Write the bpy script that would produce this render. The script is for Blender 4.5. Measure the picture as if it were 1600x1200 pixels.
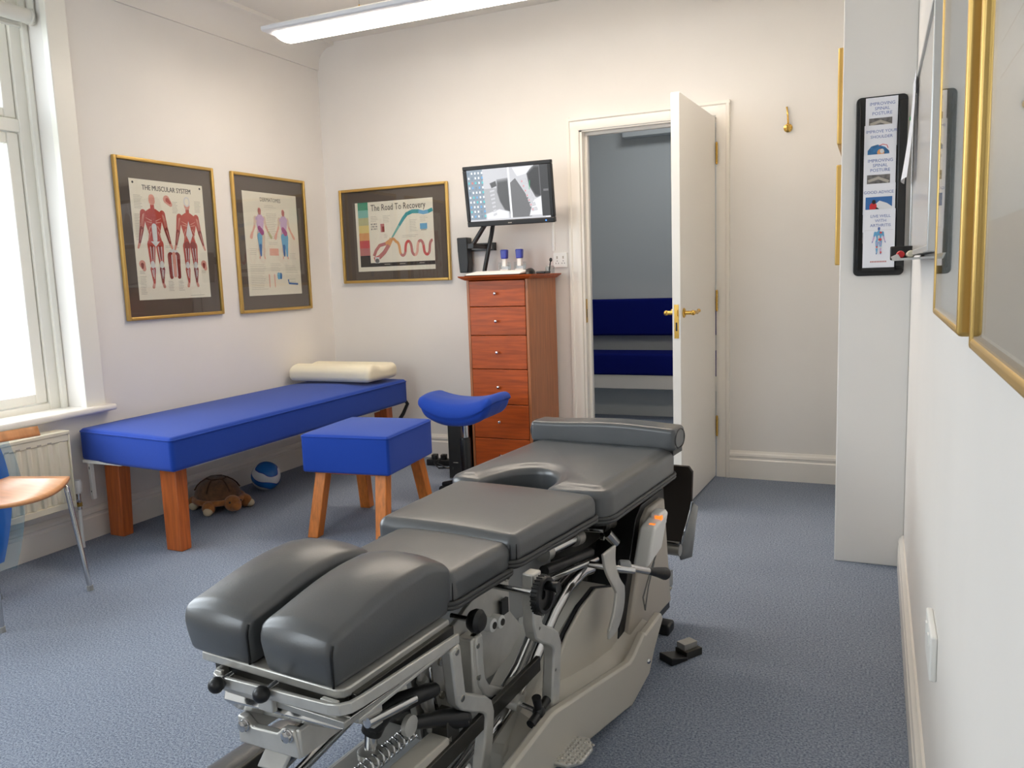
import bpy, bmesh, math, random
from mathutils import Vector, Matrix, noise
random.seed(7)
for o in list(bpy.data.objects): bpy.data.objects.remove(o)
S = bpy.context.scene
COL = S.collection
PI = math.pi

# ------------------------------------------------------------------ camera
cam_d = bpy.data.cameras.new('camera'); cam = bpy.data.objects.new('camera', cam_d); COL.objects.link(cam)
cam_d.sensor_fit = 'HORIZONTAL'; cam_d.sensor_width = 36.0; cam_d.lens = 1267.44 * 36 / 1600
cam_d.clip_start = 0.02; cam_d.clip_end = 200
_f = Vector((-0.4082227, 0.90324948, -0.1322672)); _r = Vector((0.91260686, 0.40735262, -0.0348219)); _u = Vector((-0.02242653, 0.13492304, 0.99060225))
cam.matrix_world = Matrix(((_r.x, _u.x, -_f.x, 3.4029), (_r.y, _u.y, -_f.y, -4.5891), (_r.z, _u.z, -_f.z, 1.1722), (0, 0, 0, 1)))
S.camera = cam

# ------------------------------------------------------------------ sky, daylight, exposure
W = bpy.data.worlds.new('overcast_sky'); S.world = W; W.use_nodes = True
_n = W.node_tree.nodes; _l = W.node_tree.links
_bg = _n['Background']; _tc = _n.new('ShaderNodeTexCoord'); _sp = _n.new('ShaderNodeSeparateXYZ'); _rp = _n.new('ShaderNodeValToRGB')
_l.new(_tc.outputs['Generated'], _sp.inputs[0]); _l.new(_sp.outputs['Z'], _rp.inputs[0]); _l.new(_rp.outputs[0], _bg.inputs[0])
_rp.color_ramp.elements[0].color = (.86, .91, .96, 1); _rp.color_ramp.elements[0].position = 0.0
_rp.color_ramp.elements[1].color = (.91, .955, 1.0, 1); _rp.color_ramp.elements[1].position = 0.6
_bg.inputs[1].default_value = 6.0
vs = S.view_settings; vs.view_transform = 'Standard'; vs.look = 'None'; vs.gamma = 1.0; vs.use_curve_mapping = False
vs.exposure = 0.47
S.cycles.max_bounces = 10; S.cycles.diffuse_bounces = 6; S.cycles.glossy_bounces = 5; S.cycles.transparent_max_bounces = 16
S.cycles.caustics_reflective = False; S.cycles.caustics_refractive = False
S.cycles.sample_clamp_indirect = 6.0


def area(name, loc, rot, sx, sy, power, col, portal=False):
    d = bpy.data.lights.new(name, 'AREA'); d.shape = 'RECTANGLE'; d.size = sx; d.size_y = sy; d.energy = power; d.color = col
    if portal: d.cycles.is_portal = True
    o = bpy.data.objects.new(name, d); COL.objects.link(o); o.location = loc; o.rotation_euler = rot
    return o


area('daylight_portal', (-0.27, -3.1, 1.5), (0, -PI / 2, 0), 2.0, 2.4, 1, (1, 1, 1), True)
area('daylight_portal', (1.0, -5.62, 1.675), (PI / 2, 0, 0), 1.5, 1.35, 1, (1, 1, 1), True)  # portal for the added window behind the camera
area('corridor_fill_light', (2.0, 1.0, 2.66), (0, 0, 0), 0.5, 0.5, 6, (.92, .96, 1.0))  # unseen light added to brighten the corridor

# ------------------------------------------------------------------ materials
def lin(c):
    return tuple(((x / 255) / 12.92 if x / 255 <= .04045 else ((x / 255 + .055) / 1.055) ** 2.4) for x in c) + (1,)


def mat(name, rgb, rough=.5, metal=0, spec=.5, noise_amt=0, noise_scale=20, stretch=(1, 1, 1), bump=0, bump_scale=200, emit=None, coat=0, sheen=0):
    m = bpy.data.materials.new(name); m.use_nodes = True
    nt = m.node_tree; b = nt.nodes['Principled BSDF']; c = lin(rgb)
    b.inputs['Base Color'].default_value = c; b.inputs['Roughness'].default_value = rough; b.inputs['Metallic'].default_value = metal
    b.inputs['Specular IOR Level'].default_value = spec
    if coat: b.inputs['Coat Weight'].default_value = coat; b.inputs['Coat Roughness'].default_value = .15
    if sheen: b.inputs['Sheen Weight'].default_value = sheen
    if emit:
        b.inputs['Emission Color'].default_value = lin(emit[0]); b.inputs['Emission Strength'].default_value = emit[1]
    if noise_amt or bump:
        tc = nt.nodes.new('ShaderNodeTexCoord'); mp = nt.nodes.new('ShaderNodeMapping'); mp.inputs['Scale'].default_value = stretch
        nt.links.new(tc.outputs['Object'], mp.inputs[0])
    if noise_amt:
        nz = nt.nodes.new('ShaderNodeTexNoise'); nz.inputs['Scale'].default_value = noise_scale; nz.inputs['Detail'].default_value = 5
        nt.links.new(mp.outputs[0], nz.inputs[0])
        cr = nt.nodes.new('ShaderNodeValToRGB')
        cr.color_ramp.elements[0].position = .3; cr.color_ramp.elements[1].position = .7
        lo = [max(0, x * (1 - noise_amt)) for x in c[:3]] + [1]; hi = [min(1, x * (1 + noise_amt)) for x in c[:3]] + [1]
        cr.color_ramp.elements[0].color = lo; cr.color_ramp.elements[1].color = hi
        nt.links.new(nz.outputs['Fac'], cr.inputs[0]); nt.links.new(cr.outputs[0], b.inputs['Base Color'])
    if bump:
        n2 = nt.nodes.new('ShaderNodeTexNoise'); n2.inputs['Scale'].default_value = bump_scale; n2.inputs['Detail'].default_value = 3
        nt.links.new(tc.outputs['Object'], n2.inputs[0])
        bp = nt.nodes.new('ShaderNodeBump'); bp.inputs['Strength'].default_value = bump; bp.inputs['Distance'].default_value = .002
        nt.links.new(n2.outputs['Fac'], bp.inputs['Height']); nt.links.new(bp.outputs[0], b.inputs['Normal'])
    return m


def glass_mat(name, tint=(1, 1, 1, 1), ior=1.5):
    m = bpy.data.materials.new(name); m.use_nodes = True; nt = m.node_tree
    for n in list(nt.nodes): nt.nodes.remove(n)
    out = nt.nodes.new('ShaderNodeOutputMaterial'); mx = nt.nodes.new('ShaderNodeMixShader'); tr = nt.nodes.new('ShaderNodeBsdfTransparent')
    gl = nt.nodes.new('ShaderNodeBsdfGlossy'); fr = nt.nodes.new('ShaderNodeFresnel')
    tr.inputs[0].default_value = tint; gl.inputs['Roughness'].default_value = .01
    ge = nt.nodes.new('ShaderNodeNewGeometry'); ma = nt.nodes.new('ShaderNodeMath'); ma.operation = 'MULTIPLY_ADD'   # same index on both faces of the sheet
    ma.inputs[1].default_value = 1 / ior - ior; ma.inputs[2].default_value = ior
    nt.links.new(ge.outputs['Backfacing'], ma.inputs[0]); nt.links.new(ma.outputs[0], fr.inputs[0])
    nt.links.new(fr.outputs[0], mx.inputs[0]); nt.links.new(tr.outputs[0], mx.inputs[1]); nt.links.new(gl.outputs[0], mx.inputs[2])
    nt.links.new(mx.outputs[0], out.inputs[0])
    return m


M = {}
M['wall'] = mat('wall_paint', (233, 229, 224), .75, noise_amt=.015, noise_scale=3, bump=.05, bump_scale=120)
M['ceil'] = mat('ceiling_paint', (234, 230, 223), .8)
M['gloss'] = mat('white_gloss_paint', (238, 233, 225), .3, bump=.03, bump_scale=30)
M['wframe'] = mat('cream_window_paint', (240, 237, 228), .35)
M['corr'] = mat('corridor_wall_paint', (208, 212, 212), .8)
M['leather'] = mat('grey_leather', (80, 82, 84), .33, spec=.8, noise_amt=.05, noise_scale=14, bump=.10, bump_scale=260)
M['leather_d'] = mat('grey_leather_welt', (62, 62, 62), .5, bump=.1, bump_scale=260)
M['blue'] = mat('royal_blue_fabric', (24, 64, 160), .85, spec=.2, noise_amt=.06, noise_scale=300, bump=.15, bump_scale=900, sheen=.15)
M['navy'] = mat('navy_blue_fabric', (12, 24, 108), .9, spec=.15, noise_amt=.05, noise_scale=200)
M['gold'] = mat('gold_frame', (206, 170, 98), .36, metal=.7, noise_amt=.06, noise_scale=8)
M['brass'] = mat('polished_brass', (214, 172, 88), .22, metal=1)
M['chrome'] = mat('chrome', (205, 205, 205), .12, metal=1)
M['alu'] = mat('cast_aluminium', (206, 204, 198), .34, metal=.5, noise_amt=.06, noise_scale=30, bump=.06, bump_scale=300)
M['steel'] = mat('brushed_steel', (178, 176, 170), .32, metal=.55, noise_amt=.08, noise_scale=25, stretch=(1, 12, 1))
M['darksteel'] = mat('dark_steel', (74, 72, 68), .35, metal=.7, noise_amt=.1, noise_scale=20)
M['beige'] = mat('beige_enamel', (196, 190, 178), .38, noise_amt=.02, noise_scale=6)
M['beige_d'] = mat('warm_beige_enamel', (184, 176, 164), .4)
M['greyen'] = mat('grey_enamel', (150, 152, 152), .4)
M['black'] = mat('black_plastic', (22, 22, 23), .38)
M['blackrub'] = mat('black_rubber', (26, 26, 26), .6, bump=.1, bump_scale=150)
M['darkplate'] = mat('dark_brown_plate', (46, 38, 32), .45)
M['white'] = mat('white_plastic', (242, 241, 237), .4)
M['screw'] = mat('screw_metal', (170, 168, 160), .25, metal=1)
M['cream'] = mat('cream_pillow_foam', (238, 230, 206), .9, bump=.12, bump_scale=120)
M['orange'] = mat('orange_pine', (206, 120, 50), .42, noise_amt=.2, noise_scale=6, stretch=(14, 14, 1.2))
M['orange_d'] = mat('dark_pine', (188, 98, 44), .42, noise_amt=.2, noise_scale=6, stretch=(14, 14, 1.2))
M['cherry'] = mat('cherry_veneer', (174, 78, 26), .38, noise_amt=.25, noise_scale=5, stretch=(1.2, 8, 14), spec=.4)
M['cherry_v'] = mat('cherry_veneer_upright_sheen', (170, 106, 66), .36, noise_amt=.2, noise_scale=5, stretch=(14, 14, 1.0), spec=.5)  # upright grain; paler colour holds the glancing reflection on the chest sides
M['beech'] = mat('beech_plywood', (212, 150, 100), .3, noise_amt=.12, noise_scale=5, stretch=(2, 12, 2), coat=.2)
M['beech_e'] = mat('beech_edge', (150, 90, 48), .5)
M['mount'] = mat('dark_taupe_mount_board', (92, 80, 72), .85)
M['paper'] = mat('warm_white_paper', (238, 230, 214), .8)
M['paperw'] = mat('white_paper', (236, 236, 242), .7)
M['ink'] = mat('dark_ink', (50, 44, 42), .8)
M['inkl'] = mat('pale_grey_ink', (180, 172, 160), .8)
M['inkb'] = mat('blue_grey_ink', (96, 118, 176), .8)
M['red'] = mat('muscle_red', (186, 74, 62), .8)
M['red2'] = mat('muscle_dark_red', (140, 52, 46), .8)
M['pink'] = mat('muscle_pink', (216, 150, 136), .8)
M['tendon'] = mat('tendon_white', (216, 214, 214), .8)
M['skinp'] = mat('pale_skin_print', (224, 200, 180), .8)
M['pblue'] = mat('print_sky_blue', (110, 172, 212), .8)
M['pblue2'] = mat('print_deep_blue', (60, 110, 170), .8)
M['lilac'] = mat('print_lilac', (206, 176, 210), .8)
M['magenta'] = mat('print_magenta', (170, 84, 140), .8)
M['salmon'] = mat('print_salmon', (232, 176, 160), .8)
M['olive'] = mat('print_olive', (190, 186, 140), .8)
M['teal'] = mat('print_teal', (64, 152, 160), .8)
M['teal2'] = mat('print_pale_teal', (128, 186, 178), .8)
M['pgreen'] = mat('print_green', (70, 150, 120), .8)
M['pyellow'] = mat('print_yellow', (226, 204, 130), .8)
M['porange'] = mat('print_orange', (222, 160, 104), .8)
M['pred'] = mat('print_red', (206, 84, 84), .8)
M['rose'] = mat('print_rose', (190, 120, 116), .8)
M['photo'] = mat('grey_photo_print', (112, 108, 106), .7, noise_amt=.5, noise_scale=60)
M['photob'] = mat('blue_photo_print', (54, 110, 158), .7, noise_amt=.35, noise_scale=60)
M['snow'] = mat('snow_print', (226, 226, 228), .7)
M['greymat'] = mat('warm_grey_mount', (186, 178, 166), .85)
M['palegrey'] = mat('pale_print_sheet', (214, 216, 212), .8, noise_amt=.03, noise_scale=12)
M['glass'] = glass_mat('picture_glass', (.97, .98, .98, 1), 1.45)
M['pane'] = glass_mat('window_glass', (.97, .99, 1, 1))
M['clear'] = glass_mat('clear_acrylic', (.9, .93, .93, 1), 1.45)
M['bag'] = None
M['lamp'] = mat('lit_lamp_diffuser', (255, 250, 240), .5, emit=((255, 240, 222), 17.0))
M['uplight'] = mat('added_uplight_glow', (255, 250, 240), .5, emit=((255, 240, 222), 6.0))  # glow of the added strip on the lamp top
M['lampbody'] = mat('white_lamp_housing', (222, 224, 230), .35)
M['blind'] = mat('roller_blind_cloth', (222, 220, 212), .8)
M['blindcap'] = mat('blind_end_cap', (214, 212, 204), .5)
M['rad'] = mat('cream_radiator_enamel', (232, 224, 202), .35)
M['shell'] = mat('brown_plush', (104, 70, 42), .95, noise_amt=.35, noise_scale=40, bump=.5, bump_scale=220, sheen=.3)
M['shell_d'] = mat('dark_brown_plush', (80, 52, 32), .95, noise_amt=.35, noise_scale=40, bump=.5, bump_scale=220)
M['plush'] = mat('tan_plush', (160, 100, 48), .95, noise_amt=.25, noise_scale=40, bump=.5, bump_scale=220, sheen=.3)
M['plushp'] = mat('pale_plush', (206, 190, 160), .95, bump=.5, bump_scale=220)
M['stampblue'] = mat('blue_stamp_plastic', (44, 58, 176), .3)
M['ledblue'] = mat('blue_led', (60, 120, 230), .4, emit=((70, 130, 255), 2.0))
M['amber'] = mat('lit_amber_switch', (255, 150, 60), .4, emit=((255, 120, 40), .9))
M['markred'] = mat('red_marker_plastic', (206, 40, 46), .4)
M['cable'] = mat('grey_cable', (120, 120, 118), .5)
M['wboard'] = mat('white_board_enamel', (208, 202, 195), .22)
M['wtrim'] = mat('board_alu_trim', (206, 208, 208), .35, metal=.6)
M['green'] = mat('green_ink', (60, 150, 96), .7)
M['out'] = mat('pale_render_outside', (226, 222, 206), .9)
M['gout'] = mat('outside_paving', (150, 150, 140), .9)


def carpet_mat():
    m = bpy.data.materials.new('blue_grey_carpet'); m.use_nodes = True; nt = m.node_tree; b = nt.nodes['Principled BSDF']
    tc = nt.nodes.new('ShaderNodeTexCoord')
    n1 = nt.nodes.new('ShaderNodeTexNoise'); n1.inputs['Scale'].default_value = 170; n1.inputs['Detail'].default_value = 4; n1.inputs['Roughness'].default_value = .7
    n2 = nt.nodes.new('ShaderNodeTexNoise'); n2.inputs['Scale'].default_value = 3; n2.inputs['Detail'].default_value = 3
    n3 = nt.nodes.new('ShaderNodeTexVoronoi'); n3.inputs['Scale'].default_value = 330
    for n in (n1, n2, n3): nt.links.new(tc.outputs['Object'], n.inputs['Vector'])
    cr = nt.nodes.new('ShaderNodeValToRGB'); e = cr.color_ramp.elements
    e[0].position = .34; e[0].color = lin((93, 103, 123)); e[1].position = .66; e[1].color = lin((171, 180, 194))
    nt.links.new(n1.outputs['Fac'], cr.inputs[0])
    mx = nt.nodes.new('ShaderNodeMixRGB'); mx.blend_type = 'MULTIPLY'; mx.inputs[0].default_value = .25
    cr2 = nt.nodes.new('ShaderNodeValToRGB'); cr2.color_ramp.elements[0].position = .35; cr2.color_ramp.elements[1].position = .65
    cr2.color_ramp.elements[0].color = (.75, .75, .78, 1)
    nt.links.new(n2.outputs['Fac'], cr2.inputs[0]); nt.links.new(cr.outputs[0], mx.inputs[1]); nt.links.new(cr2.outputs[0], mx.inputs[2])
    nt.links.new(mx.outputs[0], b.inputs['Base Color']); b.inputs['Roughness'].default_value = .95; b.inputs['Specular IOR Level'].default_value = .1
    bp = nt.nodes.new('ShaderNodeBump'); bp.inputs['Strength'].default_value = .5; bp.inputs['Distance'].default_value = .004
    nt.links.new(n3.outputs['Distance'], bp.inputs['Height']); nt.links.new(bp.outputs[0], b.inputs['Normal'])
    return m


M['carpet'] = carpet_mat()


def bag_mat(name, rgb, alpha):
    m = bpy.data.materials.new(name); m.use_nodes = True; nt = m.node_tree
    b = nt.nodes['Principled BSDF']; b.inputs['Base Color'].default_value = lin(rgb); b.inputs['Roughness'].default_value = .3
    b.inputs['Alpha'].default_value = alpha
    return m


M['bag'] = bag_mat('blue_polythene', (30, 110, 205), .85)
M['bag2'] = bag_mat('thin_blue_polythene', (110, 175, 205), .38)


def ball_mat():
    m = bpy.data.materials.new('swirled_blue_white_rubber'); m.use_nodes = True; nt = m.node_tree; b = nt.nodes['Principled BSDF']
    tc = nt.nodes.new('ShaderNodeTexCoord'); w = nt.nodes.new('ShaderNodeTexWave'); w.inputs['Scale'].default_value = 4.2; w.inputs['Distortion'].default_value = 3.2; w.inputs['Detail'].default_value = 1
    mp = nt.nodes.new('ShaderNodeMapping'); mp.inputs['Rotation'].default_value = (.4, .9, .5)
    w.inputs['Detail Scale'].default_value = 2.0
    nt.links.new(tc.outputs['Object'], mp.inputs[0]); nt.links.new(mp.outputs[0], w.inputs[0])
    cr = nt.nodes.new('ShaderNodeValToRGB'); cr.color_ramp.interpolation = 'EASE'; e = cr.color_ramp.elements
    e[0].position = .42; e[0].color = lin((20, 42, 165)); e[1].position = .56; e[1].color = lin((228, 232, 236))
    k = e.new(.30); k.color = lin((30, 110, 190))
    nt.links.new(w.outputs['Fac'], cr.inputs[0]); nt.links.new(cr.outputs[0], b.inputs['Base Color']); b.inputs['Roughness'].default_value = .25
    return m


M['ball'] = ball_mat()


# ------------------------------------------------------------------ mesh builder
class MB:
    def __init__(s): s.v = []; s.f = []; s.m = []; s.mats = []

    def mi(s, m):
        m = M[m] if isinstance(m, str) else m
        if m not in s.mats: s.mats.append(m)
        return s.mats.index(m)

    def add(s, vs, fs, m, T=None):
        k = len(s.v); i = s.mi(m)
        for p in vs:
            p = Vector(p); s.v.append(T @ p if T else p)
        for f in fs: s.f.append([k + a for a in f]); s.m.append(i)
        return s

    def box(s, m, x0, x1, y0, y1, z0, z1, T=None):
        v = [(x, y, z) for z in (z0, z1) for y in (y0, y1) for x in (x0, x1)]
        return s.add(v, [(0, 2, 3, 1), (4, 5, 7, 6), (0, 1, 5, 4), (2, 6, 7, 3), (0, 4, 6, 2), (1, 3, 7, 5)], m, T)

    def prism(s, m, poly, a, b, ax='x', T=None):
        n = len(poly)
        def P(p, t): return {'x': (t, p[0], p[1]), 'y': (p[0], t, p[1]), 'z': (p[0], p[1], t)}[ax]
        v = [P(p, a) for p in poly] + [P(p, b) for p in poly]
        fs = [list(range(n))[::-1], [n + i for i in range(n)]] + [(i, (i + 1) % n, n + (i + 1) % n, n + i) for i in range(n)]
        return s.add(v, fs, m, T)

    def tube(s, m, pts, r, n=10, T=None, closed=False, caps=True):
        pts = [Vector(p) for p in pts]; N = len(pts); R = r if isinstance(r, (list, tuple)) else [r] * N
        vs = []; up = None
        for i, p in enumerate(pts):
            if closed: t = (pts[(i + 1) % N] - pts[i - 1])
            else: t = pts[min(i + 1, N - 1)] - pts[max(i - 1, 0)]
            t.normalize()
            if up is None:
                up = Vector((0, 0, 1)) if abs(t.z) < .9 else Vector((1, 0, 0))
            up = (up - t * up.dot(t)).normalized(); sd = t.cross(up)
            for k in range(n):
                a = 2 * PI * k / n; vs.append(p + (up * math.cos(a) + sd * math.sin(a)) * R[i])
        fs = []
        for i in range(N if closed else N - 1):
            j = (i + 1) % N
            for k in range(n): fs.append((i * n + k, i * n + (k + 1) % n, j * n + (k + 1) % n, j * n + k))
        if not closed and caps: fs += [list(range(n))[::-1], [(N - 1) * n + k for k in range(n)]]
        return s.add(vs, fs, m, T)

    def cyl(s, m, p0, p1, r0, r1=None, n=20, T=None):
        return s.tube(m, [p0, p1], [r0, r0 if r1 is None else r1], n, T)

    def lathe(s, m, prof, o, ax=(0, 0, 1), n=24, T=None):
        ax = Vector(ax).normalized(); up = Vector((0, 0, 1)) if abs(ax.z) < .9 else Vector((1, 0, 0)); a1 = ax.cross(up).normalized(); a2 = ax.cross(a1); o = Vector(o)
        vs = []
        for r, h in prof:
            for k in range(n):
                a = 2 * PI * k / n; vs.append(o + ax * h + (a1 * math.cos(a) + a2 * math.sin(a)) * max(r, 1e-5))
        fs = []
        for i in range(len(prof) - 1):
            for k in range(n): fs.append((i * n + k, i * n + (k + 1) % n, (i + 1) * n + (k + 1) % n, (i + 1) * n + k))
        fs += [list(range(n))[::-1], [(len(prof) - 1) * n + k for k in range(n)]]
        return s.add(vs, fs, m, T)

    def ball(s, m, c, r, n=18, T=None, R=None, fn=None):
        r = (r, r, r) if not isinstance(r, (tuple, list)) else r
        vs = [Vector((0, 0, -1))]; h = n // 2
        for i in range(1, h):
            t = PI * i / h
            for k in range(n): vs.append(Vector((math.sin(t) * math.cos(2 * PI * k / n), math.sin(t) * math.sin(2 * PI * k / n), -math.cos(t))))
        vs.append(Vector((0, 0, 1)))
        fs = [(0, 1 + (k + 1) % n, 1 + k) for k in range(n)]
        for i in range(h - 2):
            for k in range(n): fs.append((1 + i * n + k, 1 + i * n + (k + 1) % n, 1 + (i + 1) * n + (k + 1) % n, 1 + (i + 1) * n + k))
        L = len(vs) - 1; b = 1 + (h - 2) * n
        fs += [(L, b + k, b + (k + 1) % n) for k in range(n)]
        out = []
        for p in vs:
            q = Vector((p.x * r[0], p.y * r[1], p.z * r[2]))
            if fn: q = fn(q, p)
            if R: q = R @ q
            out.append(q + Vector(c))
        return s.add(out, fs, m, T)

    def rbox(s, m, c, h, r, seg=4, n=(6, 6, 2), fn=None, T=None):
        # rounded block: half size h, edge radius r; fn reshapes each point (unit coords p in -1..1, point q)
        def axis(hh, k):
            inner = hh - r
            a = [-hh + r * (1 - math.cos(PI / 2 * i / seg)) * 0 - 0 for i in range(0)]
            e = [math.tan(PI / 4 * i / seg) for i in range(seg + 1)]          # 0..1
            neg = [-inner - r * t for t in e[::-1]]
            mid = [-inner + 2 * inner * i / k for i in range(1, k)] if inner > 1e-6 else []
            pos = [inner + r * t for t in e]
            return neg + mid + pos
        A = [axis(h[i], n[i]) for i in range(3)]
        idx = {}; vs = []; fs = []
        L = [len(a) for a in A]
        def vid(i, j, k):
            key = (i, j, k)
            if key not in idx:
                p = Vector((A[0][i], A[1][j], A[2][k]))
                q = Vector([max(-(h[t] - r), min(h[t] - r, p[t])) for t in range(3)])
                d = p - q
                p2 = q + d.normalized() * r if d.length > 1e-9 else p
                idx[key] = len(vs); vs.append(p2)
            return idx[key]
        for i in range(L[0] - 1):
            for j in range(L[1] - 1):
                fs.append((vid(i, j, 0), vid(i, j + 1, 0), vid(i + 1, j + 1, 0), vid(i + 1, j, 0)))
                k = L[2] - 1; fs.append((vid(i, j, k), vid(i + 1, j, k), vid(i + 1, j + 1, k), vid(i, j + 1, k)))
        for i in range(L[0] - 1):
            for k in range(L[2] - 1):
                fs.append((vid(i, 0, k), vid(i + 1, 0, k), vid(i + 1, 0, k + 1), vid(i, 0, k + 1)))
                j = L[1] - 1; fs.append((vid(i, j, k), vid(i, j, k + 1), vid(i + 1, j, k + 1), vid(i + 1, j, k)))
        for j in range(L[1] - 1):
            for k in range(L[2] - 1):
                fs.append((vid(0, j, k), vid(0, j, k + 1), vid(0, j + 1, k + 1), vid(0, j + 1, k)))
                i = L[0] - 1; fs.append((vid(i, j, k), vid(i, j + 1, k), vid(i, j + 1, k + 1), vid(i, j, k + 1)))
        if fn: vs = [fn(Vector((p.x / h[0], p.y / h[1], p.z / h[2])), p.copy()) for p in vs]
        return s.add([p + Vector(c) for p in vs], fs, m, T)

    def grid(s, m, fn, nu, nv, T=None):
        vs = [fn(i / nu, j / nv) for i in range(nu + 1) for j in range(nv + 1)]; w = nv + 1
        return s.add(vs, [(i * w + j, (i + 1) * w + j, (i + 1) * w + j + 1, i * w + j + 1) for i in range(nu) for j in range(nv)], m, T)

    def build(s, name, parent=None, bevel=0, smooth=35, solid=0, kind=None, label=None, seg=2):
        me = bpy.data.meshes.new(name); me.from_pydata([tuple(p) for p in s.v], [], s.f)
        for m in s.mats: me.materials.append(m)
        me.polygons.foreach_set('material_index', s.m)
        me.update()
        bm = bmesh.new(); bm.from_mesh(me); bmesh.ops.recalc_face_normals(bm, faces=bm.faces) if not getattr(s, 'flat', False) else None
        bm.to_mesh(me); bm.free()
        if smooth:
            me.polygons.foreach_set('use_smooth', [True] * len(me.polygons)); me.set_sharp_from_angle(angle=math.radians(smooth))
        o = bpy.data.objects.new(name, me); COL.objects.link(o)
        if parent: o.parent = parent
        if solid:
            md = o.modifiers.new('thickness', 'SOLIDIFY'); md.thickness = solid; md.offset = 0
        if bevel:
            md = o.modifiers.new('edges', 'BEVEL'); md.width = bevel; md.segments = seg; md.limit_method = 'ANGLE'; md.angle_limit = math.radians(40)
        if kind: o['kind'] = kind
        if label: o['label'] = label
        return o


def thing(name, label, cat, loc=(0, 0, 0), rz=0, group=None):
    o = bpy.data.objects.new(name, None); COL.objects.link(o); o.empty_display_size = .05
    o.location = loc; o.rotation_euler = (0, 0, rz); o['label'] = label; o['category'] = cat
    if group: o['group'] = group
    return o


def tag(o, label, cat, group=None):
    o['label'] = label; o['category'] = cat
    if group: o['group'] = group
    return o


def move_origin(o, c):
    c = Vector(c); o.data.transform(Matrix.Translation(-c)); o.location = o.location + c
    return o


def struct(name, loc=(0, 0, 0)):
    o = bpy.data.objects.new(name, None); COL.objects.link(o); o.location = loc; o['kind'] = 'structure'; o.empty_display_size = .05
    return o


_tcache = {}
def text_mesh(txt):
    if txt in _tcache: return _tcache[txt]
    cu = bpy.data.curves.new('lettering', 'FONT'); cu.body = txt; cu.size = 1; cu.resolution_u = 2
    ob = bpy.data.objects.new('lettering', cu); COL.objects.link(ob)
    dg = bpy.context.evaluated_depsgraph_get(); me = bpy.data.meshes.new_from_object(ob.evaluated_get(dg))
    v = [tuple(p.co) for p in me.vertices]; f = [tuple(p.vertices) for p in me.polygons]
    bpy.data.objects.remove(ob); bpy.data.curves.remove(cu); bpy.data.meshes.remove(me)
    _tcache[txt] = (v, f)
    return v, f


class Print:
    # flat printing on a sheet: a rectangle in the plane o + U*x + V*y (x,y in metres), layers a fraction of a millimetre apart
    def __init__(s, mb, o, U, V):
        s.mb = mb; s.o = Vector(o); s.U = Vector(U).normalized(); s.V = Vector(V).normalized(); s.N = s.U.cross(s.V)

    def P(s, x, y, k): return s.o + s.U * x + s.V * y + s.N * (.0004 * k)

    def poly(s, pts, m, k=1):
        s.c = (getattr(s, 'c', 0) + 1) % 30; k = k + .025 * s.c   # no two printed shapes share a plane
        s.mb.add([s.P(x, y, k) for x, y in pts], [list(range(len(pts)))], m)

    def rect(s, x0, y0, x1, y1, m, k=1): s.poly([(x0, y0), (x1, y0), (x1, y1), (x0, y1)], m, k)

    def ell(s, x, y, a, b, m, k=1, n=16): s.poly([(x + a * math.cos(2 * PI * i / n), y + b * math.sin(2 * PI * i / n)) for i in range(n)], m, k)

    def cap(s, p, q, a, b, m, k=1, n=6):
        dx, dy = q[0] - p[0], q[1] - p[1]; t = math.atan2(dy, dx)
        s.poly([(p[0] + a * math.cos(t + PI / 2 + PI * i / n), p[1] + a * math.sin(t + PI / 2 + PI * i / n)) for i in range(n + 1)] +
               [(q[0] + b * math.cos(t - PI / 2 + PI * i / n), q[1] + b * math.sin(t - PI / 2 + PI * i / n)) for i in range(n + 1)], m, k)

    def band(s, pts, w, m, k=1):
        L = []; R = []; n = len(pts)
        for i, p in enumerate(pts):
            a = pts[max(i - 1, 0)]; b = pts[min(i + 1, n - 1)]; dx, dy = b[0] - a[0], b[1] - a[1]; l = math.hypot(dx, dy) or 1
            ww = w[i] if isinstance(w, list) else w
            L.append((p[0] - dy / l * ww, p[1] + dx / l * ww)); R.append((p[0] + dy / l * ww, p[1] - dx / l * ww))
        for i in range(n - 1):
            mm = m[min(i * len(m) // (n - 1), len(m) - 1)] if isinstance(m, list) else m
            s.poly([L[i], L[i + 1], R[i + 1], R[i]], mm, k)

    def text(s, x, y, txt, h, m, k=1, align='c', w=None, bold=0):
        v, f = text_mesh(txt)
        if not v: return
        x0 = min(p[0] for p in v); x1 = max(p[0] for p in v); sc = h / .72; sx = sc
        if w: sx = w / (x1 - x0)
        off = {'c': -(x0 + x1) / 2, 'l': -x0, 'r': -x1}[align]
        for b in ((0,) if not bold else (-bold, bold)):
            s.mb.add([s.P(x + b + (p[0] + off) * sx, y + p[1] * sc, k) for p in v], f, m)

    def lines(s, x0, x1, ys, m, h=.002, k=1):
        for y in ys: s.rect(x0, y, x0 + (x1 - x0) * random.uniform(.7, 1), y + h, m, k)


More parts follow.
